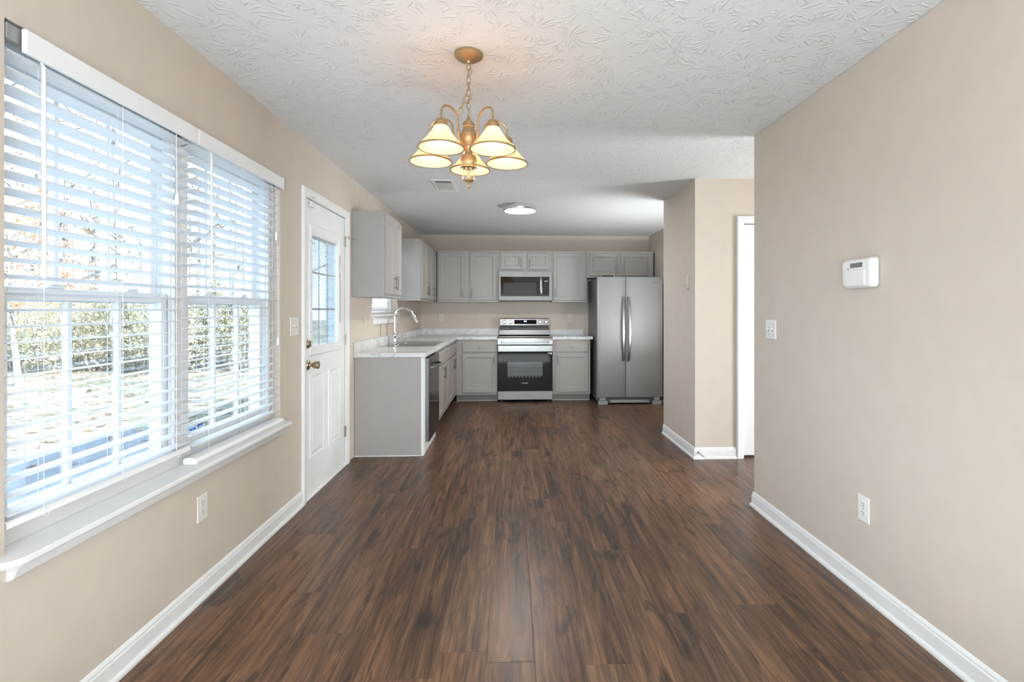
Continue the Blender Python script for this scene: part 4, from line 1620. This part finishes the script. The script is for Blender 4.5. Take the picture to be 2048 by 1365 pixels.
def link(mb, c, ang, tilt=Vector((0, 0, 1)), L=0.036, wd=0.017, r=0.0020):
    tilt = tilt.normalized()
    side = Vector((math.cos(ang), math.sin(ang), 0))
    side = (side - tilt * side.dot(tilt)).normalized()
    pts = []
    for q in range(15):
        a = 2 * math.pi * q / 14
        pts.append(Vector(c) + side * (wd / 2 * math.cos(a)) + tilt * (L / 2 * math.copysign(abs(math.sin(a)) ** 0.8, math.sin(a))))
    mb.tube(pts, r, 6)


m = MB()
z = H - 0.058
i = 0
while z > 2.150:
    link(m, (CX, CY, z), 0.4 + (i % 2) * math.pi / 2)
    z -= 0.029
    i += 1
# a slack loop of spare chain
for q, (dx, zz) in enumerate(((-0.012, 2.205), (-0.026, 2.182), (-0.036, 2.156), (-0.014, 2.222))):
    link(m, (CX + dx, CY - 0.01, zz), 0.4 + (q % 2) * 1.57, Vector((0.45, 0, 1)))
m.build('chain', GOLD, t, smooth=True)
m = MB()
wp = []
for q in range(24):
    f = q / 23
    wp.append((CX + 0.010 * math.sin(f * 14) + 0.004, CY + 0.010 * math.cos(f * 11), H - 0.05 - f * (H - 0.05 - 2.135)))
m.tube(wp, 0.0018, 5)
m.build('lamp_cord', WOODDARK, t, smooth=True)
body = [(0.001, 2.138), (0.006, 2.137), (0.008, 2.126), (0.012, 2.117), (0.021, 2.112), (0.0262, 2.100), (0.0268, 2.090), (0.0235, 2.086), (0.0245, 2.080), (0.0285, 2.073), (0.0295, 2.063), (0.036, 2.059), (0.0385, 2.050),
        (0.038, 2.034), (0.035, 2.018), (0.028, 2.008), (0.019, 2.002), (0.0170, 1.996), (0.0170, 1.975), (0.020, 1.968), (0.033, 1.962), (0.036, 1.950), (0.036, 1.925), (0.033, 1.917), (0.0365, 1.914), (0.0365, 1.909), (0.030, 1.906), (0.001, 1.9055)]
m = MB().lathe(body, (CX, CY, 0), 32)
m.build('center_column', GOLD, t, smooth=True)
m = MB().lathe([(0.031, 1.9052), (0.033, 1.898), (0.031, 1.885), (0.033, 1.872), (0.030, 1.860), (0.024, 1.856)], (CX, CY, 0), 28)
m.build('glass_cup', CLEARGLASS, t, smooth=True)
m = MB().lathe([(0.006, 1.9050), (0.006, 1.860), (0.024, 1.857), (0.024, 1.852), (0.012, 1.846), (0.006, 1.842), (0.0035, 1.838), (0.008, 1.832), (0.008, 1.826), (0.004, 1.819), (0.0005, 1.817)], (CX, CY, 0), 24)
m.build('finial', GOLD, t, smooth=True)
AR = 0.180
for k in range(5):
    an = math.radians(90 + 72 * k + 2.5)
    dx, dy = math.cos(an), math.sin(an)

    def q3(r, z):
        return Vector((CX + dx * r, CY + dy * r, z))
    # arm: leaves the hub low, rises, arches over and drops into the socket cup
    pts = [q3(0.030, 2.020), q3(0.045, 2.012), q3(0.060, 2.018), q3(0.068, 2.034), q3(0.071, 2.050), q3(0.075, 2.082)]
    for j in range(9):
        a = math.pi - math.radians(180) * j / 8
        pts.append(q3(0.128 + 0.052 * math.cos(a), 2.096 + 0.040 * math.sin(a)))
    pts.append(q3(AR, 2.066))
    sm = []
    P_ = [pts[0]] + pts + [pts[-1]]
    for i in range(1, len(P_) - 2):
        for f in (0, 0.34, 0.67):
            a0, a1, a2, a3 = P_[i - 1], P_[i], P_[i + 1], P_[i + 2]
            sm.append(0.5 * ((2 * a1) + (a2 - a0) * f + (2 * a0 - 5 * a1 + 4 * a2 - a3) * f * f + (3 * a1 - a0 - 3 * a2 + a3) * f ** 3))
    sm.append(pts[-1])
    m = MB().tube(sm, 0.0046, 8)
    for zz in (2.054, 2.048):
        m.tube([q3(0.0715, zz), q3(0.0717, zz + 0.003)], 0.0068, 8)
    m.build('arm', GOLD, t, smooth=True)
    c = q3(AR, 0)
    m = MB().lathe([(0.001, 2.070), (0.010, 2.070), (0.019, 2.066), (0.0225, 2.060), (0.0245, 2.056), (0.0225, 2.0535), (0.0262, 2.051), (0.0265, 2.047), (0.027, 2.043), (0.028, 2.036), (0.020, 2.036)], (c.x, c.y, 0), 24)
    cup = m.build('socket_cup', GOLD, t, smooth=True)
    m = MB().lathe([(0.012, 2.036), (0.012, 2.015), (0.014, 2.012), (0.022, 1.995), (0.024, 1.980), (0.019, 1.966), (0.009, 1.959), (0.0005, 1.958)], (c.x, c.y, 0), 20)
    m.build('bulb', BULB, cup, smooth=True)
    prof_o = [(0.0255, 2.044), (0.0275, 2.036), (0.036, 2.020), (0.050, 2.000), (0.066, 1.980), (0.080, 1.965), (0.090, 1.955), (0.0945, 1.948)]
    prof_i = [(r - 0.0035, zz - 0.001) for r, zz in reversed(prof_o)]
    m = MB().lathe(prof_o + prof_i, (c.x, c.y, 0), 40)
    sh = m.build('lamp_shade', SHADE, t, smooth=True)
    m = MB().lathe([(0.0915, 1.9535), (0.0955, 1.952), (0.0965, 1.947), (0.0945, 1.9445), (0.0905, 1.9455)], (c.x, c.y, 0), 40)
    m.build('rim_band', GOLD, sh, smooth=True)
    ld = bpy.data.lights.new('chandelier_bulb_light', 'POINT')
    ld.energy = 0.10
    ld.color = (1.0, 0.88, 0.70)
    ld.shadow_soft_size = 0.026
    lo_ = bpy.data.objects.new('chandelier_bulb_light', ld)
    COL.objects.link(lo_)
    lo_.location = (c.x, c.y, 1.972)

# ------------------------------------------------------------------ outdoors
GZ = -0.22
m = MB().box(-60, -1.54, -12, 75, GZ - 0.3, GZ)
struct(m.build('ground', LAWN), 'leaf-strewn lawn and wood floor outside the windows', 'ground')
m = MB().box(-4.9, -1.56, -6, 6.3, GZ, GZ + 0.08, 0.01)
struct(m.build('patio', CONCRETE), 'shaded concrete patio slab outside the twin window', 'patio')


def leaf_mesh(name, centers, size, mat, parent=None, flat=False):
    n = len(centers)
    c = np.asarray(centers, float)
    a = rng.normal(size=(n, 3))
    if flat:
        a[:, 2] *= 0.12
    a /= np.linalg.norm(a, axis=1)[:, None] + 1e-9
    b = rng.normal(size=(n, 3))
    if flat:
        b[:, 2] *= 0.12
    b -= a * (a * b).sum(1)[:, None]
    b /= np.linalg.norm(b, axis=1)[:, None] + 1e-9
    s_ = size * (0.6 + 0.8 * rng.random((n, 1)))
    v = np.stack([c - a * s_, c + b * s_ * 0.5, c + a * s_, c - b * s_ * 0.5], 1).reshape(-1, 3)
    f = np.arange(4 * n).reshape(-1, 4)
    me = bpy.data.meshes.new(name)
    me.from_pydata(v.tolist(), [], f.tolist())
    me.materials.append(mat)
    o = bpy.data.objects.new(name, me)
    COL.objects.link(o)
    if parent is not None:
        adopt(o, parent)
    return o


def tree(x, y, h, r, mat, nleaf, label, spread=1.0, crown0=0.25):
    t = thing('tree', (x, y, GZ), label, 'tree', 'trees in the woods outside')
    m = MB()
    lean = (random.uniform(-0.05, 0.05) * h, random.uniform(-0.05, 0.05) * h)
    trunk = [Vector((x + lean[0] * f ** 1.5 + 0.05 * math.sin(5 * f + x), y + lean[1] * f ** 1.5, GZ + h * f)) for f in (0, 0.15, 0.35, 0.55, 0.75, 1.0)]
    m.tube(trunk, [r, r * 0.85, r * 0.7, r * 0.5, r * 0.3, r * 0.06], 8)
    tips = []
    nb_ = 13
    for i in range(nb_):
        f = crown0 + (0.97 - crown0) * i / (nb_ - 1)
        k_ = min(4, int(f * 5))
        p = trunk[0].lerp(trunk[-1], f)
        an = i * 2.4 + x
        L = spread * (0.30 - 0.18 * f) * h * random.uniform(0.7, 1.15)
        q1 = p + Vector((math.cos(an) * L * 0.5, math.sin(an) * L * 0.5, L * 0.28))
        q2 = p + Vector((math.cos(an + 0.25) * L, math.sin(an + 0.25) * L, L * 0.62))
        rb = r * (0.40 - 0.28 * f)
        m.tube([p, q1, q2], [rb, rb * 0.6, rb * 0.15], 5)
        for s2 in (-0.7, 0.6, 1.2):
            q4 = q1 + Vector((math.cos(an + s2) * L * 0.45, math.sin(an + s2) * L * 0.45, L * 0.25))
            m.tube([q1, q4], [rb * 0.4, rb * 0.08], 4)
            tips.append((q4, L))
        tips.append((q2, L))
        tips.append((q1.lerp(q2, 0.5), L))
    m.build('trunk', BARK, t, smooth=True)
    cs_ = []
    per = max(1, nleaf // len(tips))
    for p, L in tips:
        cs_.append(np.array(p) + rng.normal(size=(per, 3)) * np.array([0.22, 0.22, 0.17]) * max(L, 0.8))
    leaf_mesh('foliage', np.concatenate(cs_), 0.048, mat, t)
    return t


def shrub(x, y, w, h, mat, n, label):
    t = thing('shrub', (x, y, GZ), label, 'shrub', 'shrubs along the wood edge')
    m = MB()
    for i in range(7):
        an = i * 0.9
        m.tube([(x + 0.1 * math.cos(an), y + 0.1 * math.sin(an), GZ), (x + w * 0.3 * math.cos(an), y + w * 0.3 * math.sin(an), GZ + h * 0.5), (x + w * 0.42 * math.cos(an), y + w * 0.42 * math.sin(an), GZ + h * 0.85)], [0.03, 0.02, 0.006], 5)
    m.build('stems', BARK, t, smooth=True)
    d = rng.normal(size=(n, 3))
    d /= np.linalg.norm(d, axis=1)[:, None]
    d *= (0.35 + 0.65 * rng.random((n, 1)) ** 0.5)
    d *= 1 + 0.25 * np.sin(d[:, :1] * 9 + x) * np.cos(d[:, 1:2] * 7)
    c = np.array([x, y, GZ + h * 0.52]) + d * np.array([w * 0.5, w * 0.5, h * 0.5])
    leaf_mesh('foliage', c, 0.034, mat, t)
    return t


TL = {'LEAF_Y': 'tall yellow-green autumn tree in the woods beyond the lawn', 'LEAF_G': 'tall green tree in the woods beyond the lawn', 'LEAF_R': 'russet-leaved tree in the woods beyond the lawn'}
tree_spots = []
for i in range(24):
    row = i % 3
    yy = 13.5 + row * 5.0 + random.uniform(-1.2, 1.2)
    ratio = 0.45 + 0.72 * ((i * 0.618) % 1.0)
    tree_spots.append((-ratio * yy, yy, random.uniform(8, 12), random.uniform(0.10, 0.20), ('LEAF_Y', 'LEAF_G', 'LEAF_Y', 'LEAF_R', 'LEAF_Y', 'LEAF_G')[i % 6]))
for x, y, h, r, mk in tree_spots:
    tree(x, y, h, r, {'LEAF_Y': LEAF_Y, 'LEAF_G': LEAF_G, 'LEAF_R': LEAF_R}[mk], 1000, TL[mk], 0.8)
tag(tree(-9.6, 10.2, 3.4, 0.06, LEAF_R, 1500, 'small russet tree nearest the house, at the edge of the lawn', 1.3, 0.3), group='trees in the woods outside')
SL = {0: 'yellow-green shrub in the row along the wood edge', 1: 'dark green shrub in the row along the wood edge'}
for i in range(22):
    yy = 12.6 + (i % 2) * 1.7 + random.uniform(-0.4, 0.4)
    ratio = 0.45 + 0.74 * i / 21
    k_ = i % 2
    shrub(-ratio * yy, yy, random.uniform(1.4, 1.9), random.uniform(1.6, 2.7), LEAF_Y if k_ == 0 else LEAF_G, 3000, SL[k_])
pts = []
n = 7000
xs_ = -1.8 - 14 * rng.random(n)
ys_ = 1.5 + 12 * rng.random(n)
zz_ = np.where((xs_ > -4.9) & (ys_ < 6.3), GZ + 0.09, GZ + 0.012)
keep = ~((xs_ > -4.9) & (ys_ < 6.3) & (rng.random(n) > 0.12))
lf = leaf_mesh('leaf_litter', np.stack([xs_, ys_, zz_], 1)[keep], 0.06, LEAF_D, None, True)
tag(lf, 'fallen autumn leaves scattered over the lawn outside', 'leaves', None, 'stuff')
